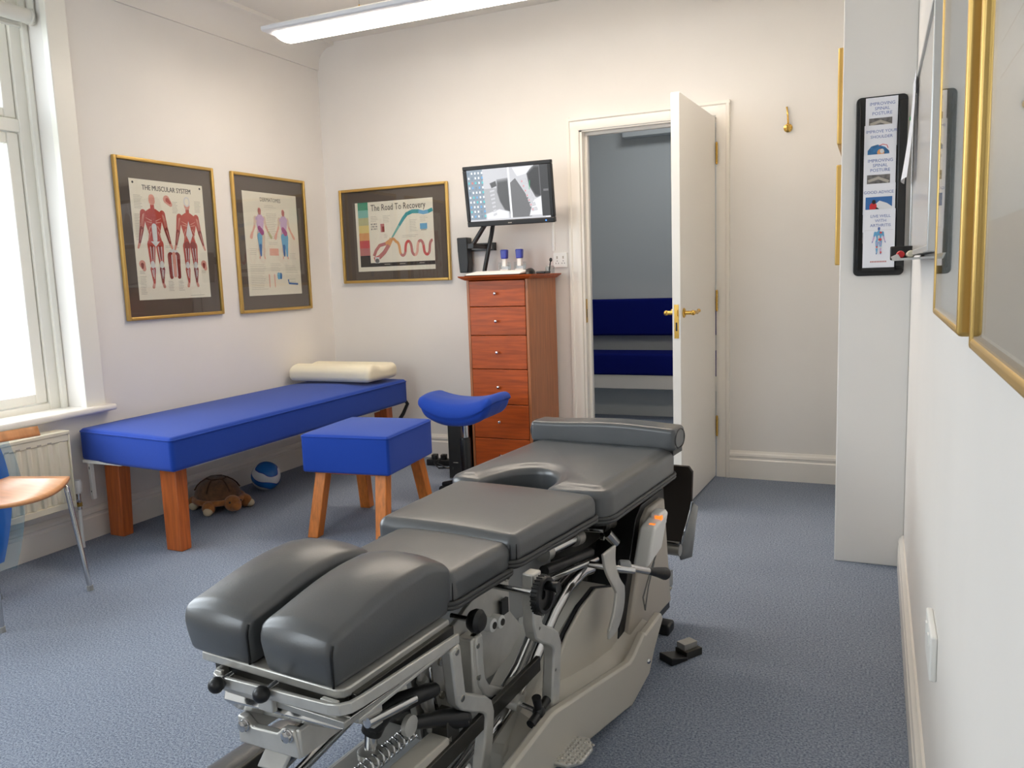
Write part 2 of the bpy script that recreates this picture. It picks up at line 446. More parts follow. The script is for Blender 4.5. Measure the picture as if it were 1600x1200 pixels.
def body_print(p, cx, y0, h, pal, back=False, arm=.16):
    # standing human diagram: y0 feet, h height; pal = (limb, limb dark, torso, torso light, head)
    limb, dark, tor, light, head = pal
    Y = lambda t: y0 + h * t
    w = h
    p.cap((cx, Y(.93)), (cx, Y(.965)), w * .042, w * .04, head, 3)
    p.cap((cx, Y(.83)), (cx, Y(.90)), w * .03, w * .024, tor, 2)
    p.poly([(cx - w * .13, Y(.80)), (cx - w * .04, Y(.85)), (cx + w * .04, Y(.85)), (cx + w * .13, Y(.80)), (cx + w * .105, Y(.68)), (cx + w * .075, Y(.58)), (cx + w * .095, Y(.49)), (cx, Y(.45)), (cx - w * .095, Y(.49)), (cx - w * .075, Y(.58)), (cx - w * .105, Y(.68))], tor, 2)
    for s in (-1, 1):
        p.cap((cx + s * w * .128, Y(.80)), (cx + s * w * .165, Y(.63)), w * .04, w * .027, limb, 1)
        p.cap((cx + s * w * .165, Y(.63)), (cx + s * w * (arm + .045), Y(.49)), w * .029, w * .016, dark, 2)
        p.cap((cx + s * w * (arm + .05), Y(.475)), (cx + s * w * (arm + .07), Y(.43)), w * .017, w * .012, head, 1)
        p.cap((cx + s * w * .055, Y(.47)), (cx + s * w * .062, Y(.27)), w * .056, w * .034, limb, 3)
        p.cap((cx + s * w * .055, Y(.44)), (cx + s * w * .058, Y(.32)), w * .02, w * .012, dark, 4)
        p.cap((cx + s * w * .062, Y(.265)), (cx + s * w * .062, Y(.235)), w * .026, w * .026, light, 4)
        p.cap((cx + s * w * .064, Y(.20)), (cx + s * w * .06, Y(.06)), w * .036, w * .016, dark if s > 0 else limb, 3)
        p.cap((cx + s * w * .06, Y(.05)), (cx + s * w * .075, Y(.008)), w * .016, w * .018, head, 2)
        p.cap((cx + s * w * .055, Y(.755)), (cx + s * w * .075, Y(.735)), w * .045, w * .035, limb, 4)
    if limb == 'red':   # muscle fibres: pale streaks along arms, chest and legs
        for s in (-1, 1):
            for (xa, ya, xb, yb) in ((.125, .79, .155, .65), (.14, .78, .172, .66), (.168, .62, .20, .51), (.03, .44, .045, .29), (.075, .44, .07, .29), (.055, .20, .058, .10), (.075, .19, .068, .12), (.03, .72, .10, .75), (.03, .70, .095, .71), (.05, .66, .085, .60), (.05, .60, .075, .54)):
                p.cap((cx + s * w * xa, Y(ya)), (cx + s * w * xb, Y(yb)), w * .0055, w * .003, 'pink' if ya > .5 else 'tendon', 6)
    if back:
        p.poly([(cx, Y(.76)), (cx + w * .05, Y(.60)), (cx, Y(.50)), (cx - w * .05, Y(.60))], light, 5)
        p.cap((cx - w * .045, Y(.48)), (cx - w * .05, Y(.46)), w * .045, w * .04, dark, 5); p.cap((cx + w * .045, Y(.48)), (cx + w * .05, Y(.46)), w * .045, w * .04, dark, 5)
    else:
        p.cap((cx, Y(.66)), (cx, Y(.52)), w * .034, w * .03, light, 5)
        p.poly([(cx - w * .06, Y(.50)), (cx + w * .06, Y(.50)), (cx, Y(.44))], light, 5)


# ------------------------------------------------------------------ room shell
XR = 3.517; H = 2.719; YF = -5.5
WY0, WY1, WZ0, WZ1 = -4.3, -1.964, .62, 2.5
mb = MB(); mb.box('carpet', -.3, 3.8, YF - .1, 2.2, -.08, 0); mb.build('floor', smooth=0, kind='structure')
mb = MB(); mb.box('ceil', -.3, 3.8, YF - .1, 2.2, H, H + .1); mb.build('ceiling', smooth=0, kind='structure')
mb = MB()
mb.box('wall', -.25, 0, WY1, .12, 0, H); mb.box('wall', -.25, 0, YF - .1, WY0, 0, H); mb.box('wall', -.25, 0, WY0, WY1, 0, WZ0 - .0235); mb.box('wall', -.25, 0, WY0, WY1, WZ1, H)
mb.build('wall_left', smooth=0, kind='structure')
DX0, DX1, DZ = 1.815, 2.592, 1.992
mb = MB(); mb.box('wall', 0, DX0, 0, .12, 0, H); mb.box('wall', DX1, 3.27, 0, .12, 0, H); mb.box('wall', DX0, DX1, 0, .12, DZ, H)
mb.build('wall_back', smooth=0, kind='structure')
mb = MB(); mb.box('wall', XR, XR + .2, YF - .1, .12, 0, H); mb.build('wall_right', smooth=0, kind='structure')
mb = MB(); mb.box('wall', 3.27, XR, -1.23, .12, 0, H); mb.build('wall_pier', smooth=0, kind='structure', bevel=.004)
FX0, FX1, FZ0, FZ1 = .3, 1.7, 1.05, 2.3
mb = MB(); mb.box('wall', 0, FX0, YF - .1, YF, 0, H); mb.box('wall', FX1, XR, YF - .1, YF, 0, H); mb.box('wall', FX0, FX1, YF - .1, YF, 0, FZ0); mb.box('wall', FX0, FX1, YF - .1, YF, FZ1, H)
mb.build('wall_front', smooth=0, kind='structure')
# corridor behind the door
mb = MB(); mb.box('corr', .4, 3.4, 2.0, 2.1, 0, H); mb.box('corr', 1.52, 3.4, 1.88, 2.0, 2.235, H); mb.build('wall_corridor', smooth=0, kind='structure')
mb = MB(); mb.box('corr', .3, .4, .12, 2.1, 0, H); mb.box('corr', 3.4, 3.5, .12, 2.1, 0, H); mb.build('wall_corridor_end', smooth=0, kind='structure')
# coving on the window wall
prof = [(0, 2.556), (.012, 2.556), (.012, 2.575)] + [(.012 + .115 * (1 - math.cos(a)) , 2.575 + .12 * math.sin(a)) for a in [PI / 2 * i / 8 for i in range(1, 9)]] + [(.14, 2.697), (.14, H), (0, H)]
mb = MB(); mb.prism('ceil', [(p[0], p[1]) for p in prof], YF, 0, 'y'); mb.build('trim_1', kind='structure')


def skirt(name, a, b, nrm, h=.15, d=.02):
    a = Vector(a); b = Vector(b); n = Vector(nrm)
    pf = [(0, 0), (d, 0), (d, h * .68), (d * .75, h * .72), (d * .75, h * .78), (d * .95, h * .82), (d * .8, h * .9), (d * .45, h * .95), (d * .3, h), (0, h)]
    v = [a + n * p + Vector((0, 0, q)) for p, q in pf] + [b + n * p + Vector((0, 0, q)) for p, q in pf]; k = len(pf)
    mb = MB(); mb.add(v, [list(range(k)), [k + i for i in range(k)][::-1]] + [(i, (i + 1) % k, k + (i + 1) % k, k + i) for i in range(k)], 'gloss')
    mb.build(name, kind='structure', smooth=25)


skirt('baseboard_left', (0, 0, 0), (0, YF, 0), (1, 0, 0))
skirt('baseboard_back', (.02, 0, 0), (1.735, 0, 0), (0, -1, 0), .155)
skirt('baseboard_back_right', (2.664, 0, 0), (3.27, 0, 0), (0, -1, 0), .155)
skirt('baseboard_right', (XR, -1.235, 0), (XR, YF, 0), (-1, 0, 0), .13)

# window beside the bed
wn = struct('window_1')
mb = MB()
mb.box('wframe', -.02, .018, WY1 - .004, -1.863, WZ0, 2.62); mb.box('wframe', 0, .018, WY0 - .1, -1.863, WZ1, 2.62); mb.box('wframe', 0, .018, WY0 - .1, WY0, WZ0, WZ1)
mb.build('casing', wn, bevel=.004)
mb = MB(); mb.prism('gloss', [(WY0 - .13, 0), (-1.83, 0), (-1.83, .03), (WY0 - .13, .03)], -.13, .06, 'x', Matrix.Translation((0, 0, .597))); mb.build('sill_board', wn, bevel=.012, seg=3)
mb = MB()
FXa, FXb = -.21, -.13
for (a, b, c, d) in ((WY1 - .008, WY1, WZ0, WZ1), (WY1 - .078, WY1 - .008, WZ0, WZ1), (WY0, WY0 + .08, WZ0, WZ1)): mb.box('wframe', FXa, FXb, a, b, c, d)
for c, d in ((WZ0, .655), (1.888, 1.945), (2.44, WZ1)): mb.box('wframe', FXa, FXb - .002, WY0 + .08, WY1 - .078, c, d)
mb.box('wframe', FXa, FXb - .002, -3.16, -3.08, WZ0, WZ1)
mb.prism('wframe', [(FXb, WY1 - .03), (FXb + .02, WY1 - .03), (FXb + .026, WY1 - .012), (FXb + .02, WY1), (FXb, WY1)], WZ0, WZ1, 'z')
mb.build('frame', wn, bevel=.004)
def sash(y0, y1, z0, z1, st, bt, tp, nm):
    mb = MB()
    mb.box('wframe', -.20, -.142, y0, y0 + st, z0, z1); mb.box('wframe', -.20, -.142, y1 - st, y1, z0, z1)
    mb.box('wframe', -.20, -.142, y0 + st, y1 - st, z0, z0 + bt); mb.box('wframe', -.20, -.142, y0 + st, y1 - st, z1 - tp, z1)
    s = mb.build('sash', wn, bevel=.005)
    mb = MB(); mb.box('pane', -.176, -.170, y0 + st - .005, y1 - st + .005, z0 + bt - .005, z1 - tp + .005); mb.build('pane', s, smooth=0)
sash(-3.07, WY1 - .082, .659, 1.884, .055, .045, .05, 'a'); sash(-3.07, WY1 - .082, 1.949, 2.436, .055, .04, .04, 'b')
sash(-4.21, -3.17, .659, 1.884, .055, .045, .05, 'c'); sash(-4.21, -3.17, 1.949, 2.436, .055, .04, .04, 'd')
# unseen window behind the camera, added to bring in fill light
w2 = struct('window_fill')
mb = MB()
for a, b, c, d in ((FX0, FX0 + .06, FZ0, FZ1), (FX1 - .06, FX1, FZ0, FZ1), (.97, 1.03, FZ0, FZ1)): mb.box('wframe', a, b, YF - .09, YF - .03, c, d)
for c, d in ((FZ0, FZ0 + .06), (FZ1 - .06, FZ1)): mb.box('wframe', FX0, FX1, YF - .088, YF - .032, c, d)
mb.build('frame', w2, bevel=.004)
mb = MB(); mb.box('gloss', FX0 - .06, FX1 + .06, YF - .03, YF + .08, FZ0 - .03, FZ0); mb.build('sill_board', w2, bevel=.006)
mb = MB(); mb.box('pane', FX0 + .06, FX1 - .06, YF - .065, YF - .06, FZ0 + .06, FZ1 - .06); mb.build('pane', w2, smooth=0)
# roller blind
rb = thing('roller_blind', 'rolled-up pale roller blind at the top of the window', 'blind', (-.06, -3.1, 2.385))
mb = MB(); mb.cyl('blind', (0, 1.10, 0), (0, -1.18, 0), .032, n=28); mb.build('blind_roll', rb)
mb = MB(); mb.box('blind', -.03, -.026, -1.15, 1.08, -.045, .01); mb.cyl('blindcap', (-.028, 1.08, -.045), (-.028, -1.15, -.045), .007); mb.build('blind_hem', rb)
for s, y in ((1, 1.10), (-1, -1.18)):
    mb = MB(); mb.lathe('blindcap', [(.03, 0), (.036, .006), (.036, .014), (.012, .02), (.012, .026)], (0, y, 0), (0, s, 0)); mb.box('blindcap', -.02, .02, y + s * .022 - .002, y + s * .022 + .002, -.03, .1); mb.build('end_bracket', rb)

# ------------------------------------------------------------------ door
dr = struct('door_1')
mb = MB()
def arch(x0, x1, z0, z1, vert):
    pf = [(0, 0), (0, .012), (.012, .018), (.03, .02), (.055, .016), (.062, .024), (.075, .024), (.078, 0)]
    return pf
for sgn, xa in ((-1, DX0 - .004), (1, DX1 - .004 + .004)):
    pf = [(0, 0), (0, .013), (.012, .017), (.03, .017), (.05, .015), (.056, .024), (.07, .024), (.074, 0)]
    mb.prism('gloss', [(xa + sgn * p, -q) for p, q in pf], 0, DZ + .07, 'z')
pf = [(0, 0), (0, .0135), (.012, .0175), (.03, .0175), (.05, .0155), (.056, .0245), (.07, .0245), (.074, 0)]
mb.prism('gloss', [(-q, DZ - .004 + p) for p, q in pf], DX0 - .075, DX1 + .075, 'x')
mb.box('gloss', DX0, DX0 + .012, -.004, .125, 0, DZ); mb.box('gloss', DX1 - .002, DX1 + .01, -.004, .125, 0, DZ); mb.box('gloss', DX0, DX1, -.004, .125, DZ - .012, DZ)
mb.box('gloss', DX0 + .012, DX0 + .028, .045, .075, 0, DZ - .012); mb.box('gloss', DX0 + .028, DX1 - .012, .045, .075, DZ - .028, DZ - .012)
mb.build('door_frame', dr, smooth=20)
mb = MB(); mb.box('brass', DX0 + .012, DX0 + .0145, .004, .026, .88, 1.02); mb.box('black', DX0 + .0146, DX0 + .015, .010, .020, .91, .96); mb.build('strike_plate', dr, label='brass strike plate')
lf = bpy.data.objects.new('door_leaf', None); COL.objects.link(lf); lf.parent = dr; lf.location = (2.590, -.022, 0); lf.rotation_euler = (0, 0, math.radians(-92.3)); lf['label'] = 'white flush leaf standing open into the room'
# local: x runs from hinge to free edge, +y = the face seen from the room's right
LW = .745
mb = MB(); mb.box('gloss', .004, LW, -.040, 0, .008, 1.976)
mb.build('door_panel', lf, bevel=.002)
def lever(sgn):
    mb = MB(); y = 0 if sgn > 0 else -.04
    c = Vector((LW - .055, y, .968))
    mb.lathe('brass', [(.024, 0), (.024, .003), (.02, .007), (.010, .009), (.009, .045)], c, (0, sgn, 0))
    p = c + Vector((0, sgn * .045, 0))
    mb.tube('brass', [p + Vector((.008, 0, 0)), p, p + Vector((-.03, sgn * .003, .002)), p + Vector((-.07, sgn * .002, -.003)), p + Vector((-.10, 0, .001)), p + Vector((-.112, 0, .004))], [.007, .010, .008, .0085, .007, .010], 12)
    mb.ball('brass', p, .0125)
    mb.build('lever_handle', lf, label='brass lever handle')
lever(1); lever(-1)
mb = MB(); mb.box('brass', LW, LW + .0015, -.031, -.009, .85, 1.01); mb.box('brass', LW, LW + .010, -.026, -.014, .955, .985); mb.box('black', LW + .001, LW + .002, -.024, -.016, .885, .925); mb.build('lock_plate', lf, label='brass lock plate')
for z in (1.787, .996, .295):
    mb = MB()
    for k in range(5): mb.cyl('brass', (2.5975, -.030, z - .05 + .0205 * k), (2.5975, -.030, z - .031 + .0205 * k), .0065, n=12)
    mb.ball('brass', (2.5975, -.030, z + .054), .006); mb.ball('brass', (2.5975, -.030, z - .053), .006)
    mb.box('brass', 2.594, 2.598, -.03, .0, z - .05, z + .05)
    mb.build('hinge', dr, label='brass butt hinge')

# bench in the corridor
bn = thing('waiting_bench', 'built-in white bench with navy cushions, seen through the doorway', 'bench', (2.0, 1.8, 0))
mb = MB(); mb.box('gloss', -1.1, 1.3, -.2, .195, .25, .36); mb.box('corr', -1.1, 1.3, .0, .195, .0, .25); mb.build('bench_base', bn, bevel=.004)
mb = MB(); mb.rbox('navy', (.1, -.04, .445), (1.2, .17, .085), .02, n=(8, 4, 2)); mb.build('seat_cushion', bn)
mb = MB(); mb.rbox('navy', (.1, .14, .80), (1.2, .045, .15), .02, n=(8, 2, 4)); mb.build('back_cushion', bn)

# ------------------------------------------------------------------ lamp
lp = thing('pendant_lamp', 'long white suspended strip lamp, lit, hanging below the ceiling', 'lamp', (1.745, -1.015, 2.45))
mb = MB(); pf = [(-.135, .0), (-.135, .018), (-.06, .05), (.06, .05), (.135, .018), (.135, 0), (.125, -.004), (-.125, -.004)]
mb.prism('lampbody', pf, -1.225, 1.225, 'x'); mb.build('housing', lp, bevel=.003)
mb = MB(); pf = [(-.085, -.004), (.085, -.004)] + [(.085 * math.cos(a), -.004 - .028 * math.sin(a)) for a in [PI * i / 12 for i in range(1, 12)]]
mb.prism('lamp', pf, -1.185, 1.185, 'x'); mb.build('diffuser', lp)
mb = MB(); mb.box('uplight', -1.1, 1.1, -.045, .045, .0505, .053); mb.build('added_uplight_strip', lp, smooth=0)  # unseen glowing strip, added so ceiling bounce evens out the walls
for x in (-.715, .715):
    mb = MB(); mb.cyl('chrome', (x, 0, .05), (x, 0, H - 2.45), .0016, n=8); mb.lathe('brass', [(.006, 0), (.006, .02), (.002, .03)], (x, 0, .05)); mb.build('suspension_wire', lp)


# ------------------------------------------------------------------ framed pictures
def frame_parts(root, Wd, Ht, o, U, V, fw=.018, depth=.022, glass=True, mount='mount', gz=.013):
    # o = lower-left corner of the frame on the wall, U along, V up; N out of the wall
    o = Vector(o); U = Vector(U); V = Vector(V); N = U.cross(V)
    def bar(a, b, c, d, m, n0, n1):
        mb.add([o + U * x + V * y + N * z for z in (n0, n1) for y in (c, d) for x in (a, b)], [(0, 2, 3, 1), (4, 5, 7, 6), (0, 1, 5, 4), (2, 6, 7, 3), (0, 4, 6, 2), (1, 3, 7, 5)], m)
    mb = MB()
    bar(0, fw, 0, Ht, 'gold', .001, depth); bar(Wd - fw, Wd, 0, Ht, 'gold', .001, depth); bar(fw, Wd - fw, 0, fw, 'gold', .001, depth); bar(fw, Wd - fw, Ht - fw, Ht, 'gold', .001, depth)
    mb.build('frame', root, bevel=.005, seg=3)
    mb = MB(); bar(fw - .004, Wd - fw + .004, fw - .004, Ht - fw + .004, mount, .002, gz - .007); mb.build('mount_board', root, smooth=0)
    if glass:
        mb = MB(); bar(fw - .003, Wd - fw + .003, fw - .003, Ht - fw + .003, 'glass', gz, gz + .0015); mb.build('glass_pane', root, smooth=0)
    return o, U, V, N


def sheet(root, o, U, V, N, x0, y0, x1, y1, m='paper', n0=.0072):
    mb = MB(); q = o + U * x0 + V * y0 + N * n0; mb.flat = True
    w, h = x1 - x0, y1 - y0
    mb.add([q, q + U * w, q + U * w + V * h, q + V * h], [(0, 1, 2, 3)], m)
    return mb, Print(mb, q, U, V), w, h


# muscle chart on the window wall
Lo = (0.0, -1.687, 1.014)
r1 = thing('framed_poster', 'gold-framed anatomy chart titled THE MUSCULAR SYSTEM beside the window', 'picture', (0, -1.36, 1.014), group='framed charts on the window wall')
o, U, V, N = frame_parts(r1, .655, .808, (0, -.327, 0), (0, 1, 0), (0, 0, 1))
mb, p, w, h = sheet(r1, o, U, V, N, .088, .10, .572, .705)
p.text(w * .49, h * .915, 'THE MUSCULAR SYSTEM', .026, 'ink', 1, 'c', w * .66, bold=.0006)
for x in (.022, w - .02): p.ell(x, h - .018, .006, .006, 'ink', 2)
MP = ('red', 'red2', 'red', 'tendon', 'pink')
body_print(p, w * .27, h * .10, h * .78, MP); body_print(p, w * .75, h * .10, h * .76, MP, True)
p.ell(w * .75, h * .845, .022, .027, 'tendon', 4); p.ell(w * .75, h * .845, .014, .018, 'paper', 5)
p.cap((w * .47, h * .85), (w * .52, h * .81), .022, .012, 'pink', 2); p.cap((w * .48, h * .845), (w * .51, h * .825), .012, .008, 'red', 3)
for s in (-1, 1): p.cap((w * .505 + s * .022, h * .37), (w * .505 + s * .026, h * .19), .02, .012, 'red2', 2); p.cap((w * .505 + s * .01, h * .37), (w * .505 + s * .012, h * .20), .008, .006, 'tendon', 3)
p.cap((w * .505, h * .385), (w * .505, h * .20), .012, .010, 'pink', 4); p.ell(w * .505, h * .40, .03, .02, 'tendon', 1)
for x in (.075, .93): p.cap((w * x, h * .30), (w * x + .01, h * .26), .02, .012, 'pink', 2); p.cap((w * x, h * .295), (w * x, h * .27), .01, .006, 'red2', 3); p.lines(w * x - .02, w * x + .02, [h * .22, h * .23, h * .24], 'inkl')
for x0, x1, ya, yb in ((.04, .16, .76, .87), (.54, .62, .74, .84), (.86, .96, .76, .86), (.03, .12, .05, .20), (.40, .48, .07, .16), (.54, .62, .07, .16), (.03, .1, .5, .72), (.40, .6, .44, .455), (.70, .95, .02, .03)):
    y = ya
    while y < yb: p.lines(w * x0, w * x1, [h * y], 'inkl', .0022); y += .013
mb.build('chart_sheet', r1, smooth=0)
# dermatome chart
r2 = thing('framed_poster', 'gold-framed pale body chart titled DERMATOMES by the room corner', 'picture', (0, -.565, 1.006), group='framed charts on the window wall')
o, U, V, N = frame_parts(r2, .655, .817, (0, -.327, 0), (0, 1, 0), (0, 0, 1))
mb, p, w, h = sheet(r2, o, U, V, N, .085, .10, .57, .715)
p.text(w * .50, h * .915, 'DERMATOMES', .024, 'ink', 1, 'c', w * .38)
for cx in (.28, .72):
    X = w * cx; Y0 = h * .36; HH = h * .49
    body_print(p, X, Y0, HH, ('skinp', 'salmon', 'lilac', 'skinp', 'salmon'), cx > .5, .2)
    p.cap((X - .012, Y0 + HH * .44), (X - .012, Y0 + HH * .08), .022, .008, 'pblue' if cx > .5 else 'pblue', 7); p.cap((X + .014, Y0 + HH * .44), (X + .014, Y0 + HH * .06), .02, .007, 'pblue' if cx > .5 else 'skinp', 6)
    p.cap((X - .012, Y0 + HH * .25), (X - .012, Y0 + HH * .06), .012, .006, 'pblue2', 8)
    p.cap((X - .012, Y0 + HH * .60), (X + .01, Y0 + HH * .52), .014, .018, 'magenta', 7); p.cap((X, Y0 + HH * .78), (X, Y0 + HH * .66), .03, .026, 'lilac', 6)
    p.cap((X, Y0 + HH * .95), (X, Y0 + HH * .90), .013, .012, 'rose', 6)
    p.cap((X - .075, Y0 + HH * .50), (X - .085, Y0 + HH * .42), .009, .012, 'salmon', 6); p.cap((X + .07, Y0 + HH * .52), (X + .09, Y0 + HH * .42), .007, .009, 'olive' if cx < .5 else 'salmon', 6)
p.rect(w * .42, h * .39, w * .59, h * .46, 'salmon', 2)
for x0, x1, ya, yb in ((.38, .62, .86, .88), (.40, .60, .56, .80), (.06, .2, .40, .46), (.05, .35, .06, .30), (.42, .62, .24, .32), (.70, .95, .22, .30), (.80, .95, .36, .42), (.42, .62, .50, .53)):
    y = ya
    while y < yb: p.lines(w * x0, w * x1, [h * y], 'inkl', .0016); y += .017
for x in (.38, .48): p.cap((w * x, h * .20), (w * x, h * .08), .005, .004, 'salmon', 2)
p.cap((w * .56, h * .20), (w * .56, h * .17), .014, .012, 'pblue', 2); p.cap((w * .60, h * .20), (w * .60, h * .17), .012, .010, 'pblue2', 2)
p.lines(w * .76, w * .94, [h * .125, h * .15], 'inkl'); p.band([(w * .74, h * .15), (w * .75, h * .11), (w * .93, h * .10)], .006, 'pblue2', 2)
mb.build('chart_sheet', r2, smooth=0)
# road to recovery poster on the back wall
r3 = thing('framed_poster', 'wide gold-framed poster titled The Road To Recovery on the back wall', 'picture', (.53, 0, 1.158))
o, U, V, N = frame_parts(r3, .821, .614, (-.41, 0, 0), (1, 0, 0), (0, 0, 1))
mb, p, w, h = sheet(r3, o, U, V, N, .118, .075, .706, .523)
p.text(w * .56, h * .87, 'The Road To Recovery', .042, 'ink', 5, 'c', w * .70)
bar = ['pgreen', 'teal2', 'olive', 'pyellow', 'porange', 'pred', 'rose', 'ink']
for i in range(8):
    a = h * .12 + (h * .88) * (7 - i) / 8; p.rect(w * .035, a, w * .17, a + h * .88 / 8 + .0003, bar[i], 1)
road = [(w * (.46 + .16 * t), h * (.46 + .27 * t)) for t in [i / 6 for i in range(7)]] + [(w * x, h * y) for x, y in ((.67, .795), (.74, .825), (.82, .82), (.88, .80), (.94, .81), (.995, .835))]
p.band(road, [.005, .006, .007, .008, .009, .010, .011, .012, .0125, .0125, .012, .012, .011], ['teal2', 'teal2', 'teal', 'teal', 'teal', 'pblue', 'teal'], 3)
wig = []
for i in range(64):
    t = i / 63; x = .52 + .46 * t; ph = t * 3.0 * 2 * PI
    sgn = math.cos(ph); yy = math.copysign(abs(sgn) ** .45, sgn); wig.append((w * x, h * (.31 + .10 * yy)))
p.band([(w * .46, h * .46), (w * .49, h * .45)] + wig, .009, ['porange', 'rose', 'pred', 'rose', 'salmon', 'rose', 'pred', 'rose'], 3)
p.band([(w * .46, h * .46), (w * .42, h * .37), (w * .36, h * .27), (w * .29, h * .20), (w * .22, h * .17)], .014, ['porange', 'rose', 'rose', 'pred'], 3)
p.band([(w * .45, h * .44), (w * .38, h * .39), (w * .30, h * .37), (w * .25, h * .30), (w * .22, h * .22)], .011, ['porange', 'rose', 'rose', 'rose'], 3)
p.band([(w * .23, h * .16), (w * .29, h * .16)], .02, 'tendon', 4); p.ell(w * .26, h * .15, .016, .014, 'photo', 5)
p.rect(w * .035, h * .065, w, h * .12, 'ink', 2); p.lines(w * .35, w * .45, [h * .09], 'inkl', .004, 3); p.lines(w * .55, w * .65, [h * .09], 'inkl', .004, 3); p.lines(w * .8, w * .88, [h * .09], 'inkl', .004, 3)
for i in range(4):
    for j in range(3): p.rect(w * (.20 + .022 * i), h * (.60 + .035 * j), w * (.214 + .022 * i), h * (.622 + .035 * j), 'inkl' if (i + j) % 2 else 'photo', 2)
p.rect(w * .325, h * .56, w * .375, h * .68, 'rose', 2); p.rect(w * .345, h * .56, w * .375, h * .64, 'red2', 3)
p.rect(w * .83, h * .57, w * .92, h * .65, 'pblue', 2); p.rect(w * .84, h * .55, w * .91, h * .57, 'inkl', 2)
for x0, x1, ya, yb in ((.20, .30, .72, .80), (.36, .46, .70, .80), (.70, .80, .55, .72), (.83, .93, .68, .76), (.36, .42, .48, .53), (.60, .8, .47, .5)):
    y = ya
    while y < yb: p.lines(w * x0, w * x1, [h * y], 'inkl', .002); y += .022
mb.build('poster_sheet', r3, smooth=0)
# pair on the side of the wall pier (only their edges show)
for z0, hh, lab in ((1.66, .38, 'upper gold-edged picture on the narrow side of the wall pier'), (1.168, .41, 'lower gold-edged picture on the narrow side of the wall pier')):
    rt = thing('framed_picture', lab, 'picture', (3.268, -.60, z0), group='pictures on the side of the wall pier')
    o, U, V, N = frame_parts(rt, .60, hh, (-.008, .30, 0), (0, -1, 0), (0, 0, 1), .02, .022)
    mb, p, w, h = sheet(rt, o, U, V, N, .08, .06, .52, hh - .06, 'palegrey'); mb.build('picture_sheet', rt, smooth=0)
# two pictures on the right wall
rt = thing('framed_picture', 'gold-framed glazed picture next to the whiteboard, its glass mirroring the leaflets', 'picture', (XR, -3.31, 1.092))
o, U, V, N = frame_parts(rt, .414, .82, (-.004, .102, 0), (0, -1, 0), (0, 0, 1), .012, .033, mount='palegrey', gz=.030)
mb, p, w, h = sheet(rt, o, U, V, N, .05, .07, .364, .75, 'palegrey', .024); p.lines(.03, .3, [h * .2, h * .3, h * .8], 'inkl', .003); mb.build('picture_sheet', rt, smooth=0)
rt = thing('framed_picture', 'gold-framed glazed picture with grey mount, the one nearer the camera on the side wall', 'picture', (XR, -3.87, 1.08))
o, U, V, N = frame_parts(rt, .60, .82, (-.004, .238, 0), (0, -1, 0), (0, 0, 1), .014, .023, mount='paper', gz=.0195)
mb, p, w, h = sheet(rt, o, U, V, N, .04, .018, .58, .79, 'greymat', .0135)
p.rect(0.0, .11, w, h - .08, 'palegrey', 1); p.lines(.05, w - .05, [h * .3, h * .34, h * .38, h * .42], 'inkl', .002, 2)
mb.build('picture_sheet', rt, smooth=0)

# ------------------------------------------------------------------ chest of drawers and what stands on it
ch = thing('chest_of_drawers', 'tall narrow cherry-wood chest of drawers between the recovery poster and the door', 'chest of drawers', (1.4585, -.235, 0))
mb = MB(); x0, x1, ya, yb = -.1895, .1895, -.215, .21
mb.box('cherry_v', x0, x0 + .016, ya, yb, 0, 1.153); mb.box('cherry_v', x1 - .016, x1, ya, yb, 0, 1.153); mb.box('cherry_v', x0 + .016, x1 - .016, yb - .01, yb, 0, 1.153)
mb.box('cherry', x0 + .016, x1 - .016, ya + .01, yb - .01, 0, .05); mb.build('carcass', ch, bevel=.0015)
mb = MB()
pf = [(-.247, 1.178), (-.247, 1.172), (-.238, 1.165), (-.222, 1.153), (.222, 1.153), (.232, 1.165), (.241, 1.172), (.241, 1.178)]
v = []
for z, e in ((1.153, .004), (1.163, .022), (1.171, .034), (1.178, .036)): v += [(x0 - e, ya - e, z), (x1 + e, ya - e, z), (x1 + e, yb + .01, z), (x0 - e, yb + .01, z)]
fs = [(3, 2, 1, 0), (12, 13, 14, 15)] + [(4 * i + k, 4 * i + (k + 1) % 4, 4 * i + 4 + (k + 1) % 4, 4 * i + 4 + k) for i in range(3) for k in range(4)]
mb.add(v, fs, 'cherry'); mb.build('top', ch, smooth=20)
zs = [1.150, 1.003, .841, .649, .446, .248, .052]
for i in range(6):
    mb = MB(); mb.box('cherry', x0 + .018, x1 - .018, ya - .003, ya + .30, zs[i + 1] + .002, zs[i] - .002)
    d = mb.build('drawer', ch, bevel=.002)
    mb = MB(); zc = (zs[i] + zs[i + 1]) / 2
    mb.lathe('chrome', [(.004, 0), (.004, .010), (.0085, .014), (.0095, .019), (.007, .024), (.002, .0255)], (-.004, ya - .003, zc), (0, -1, 0), 16); mb.build('knob', d, label='small chrome knob')

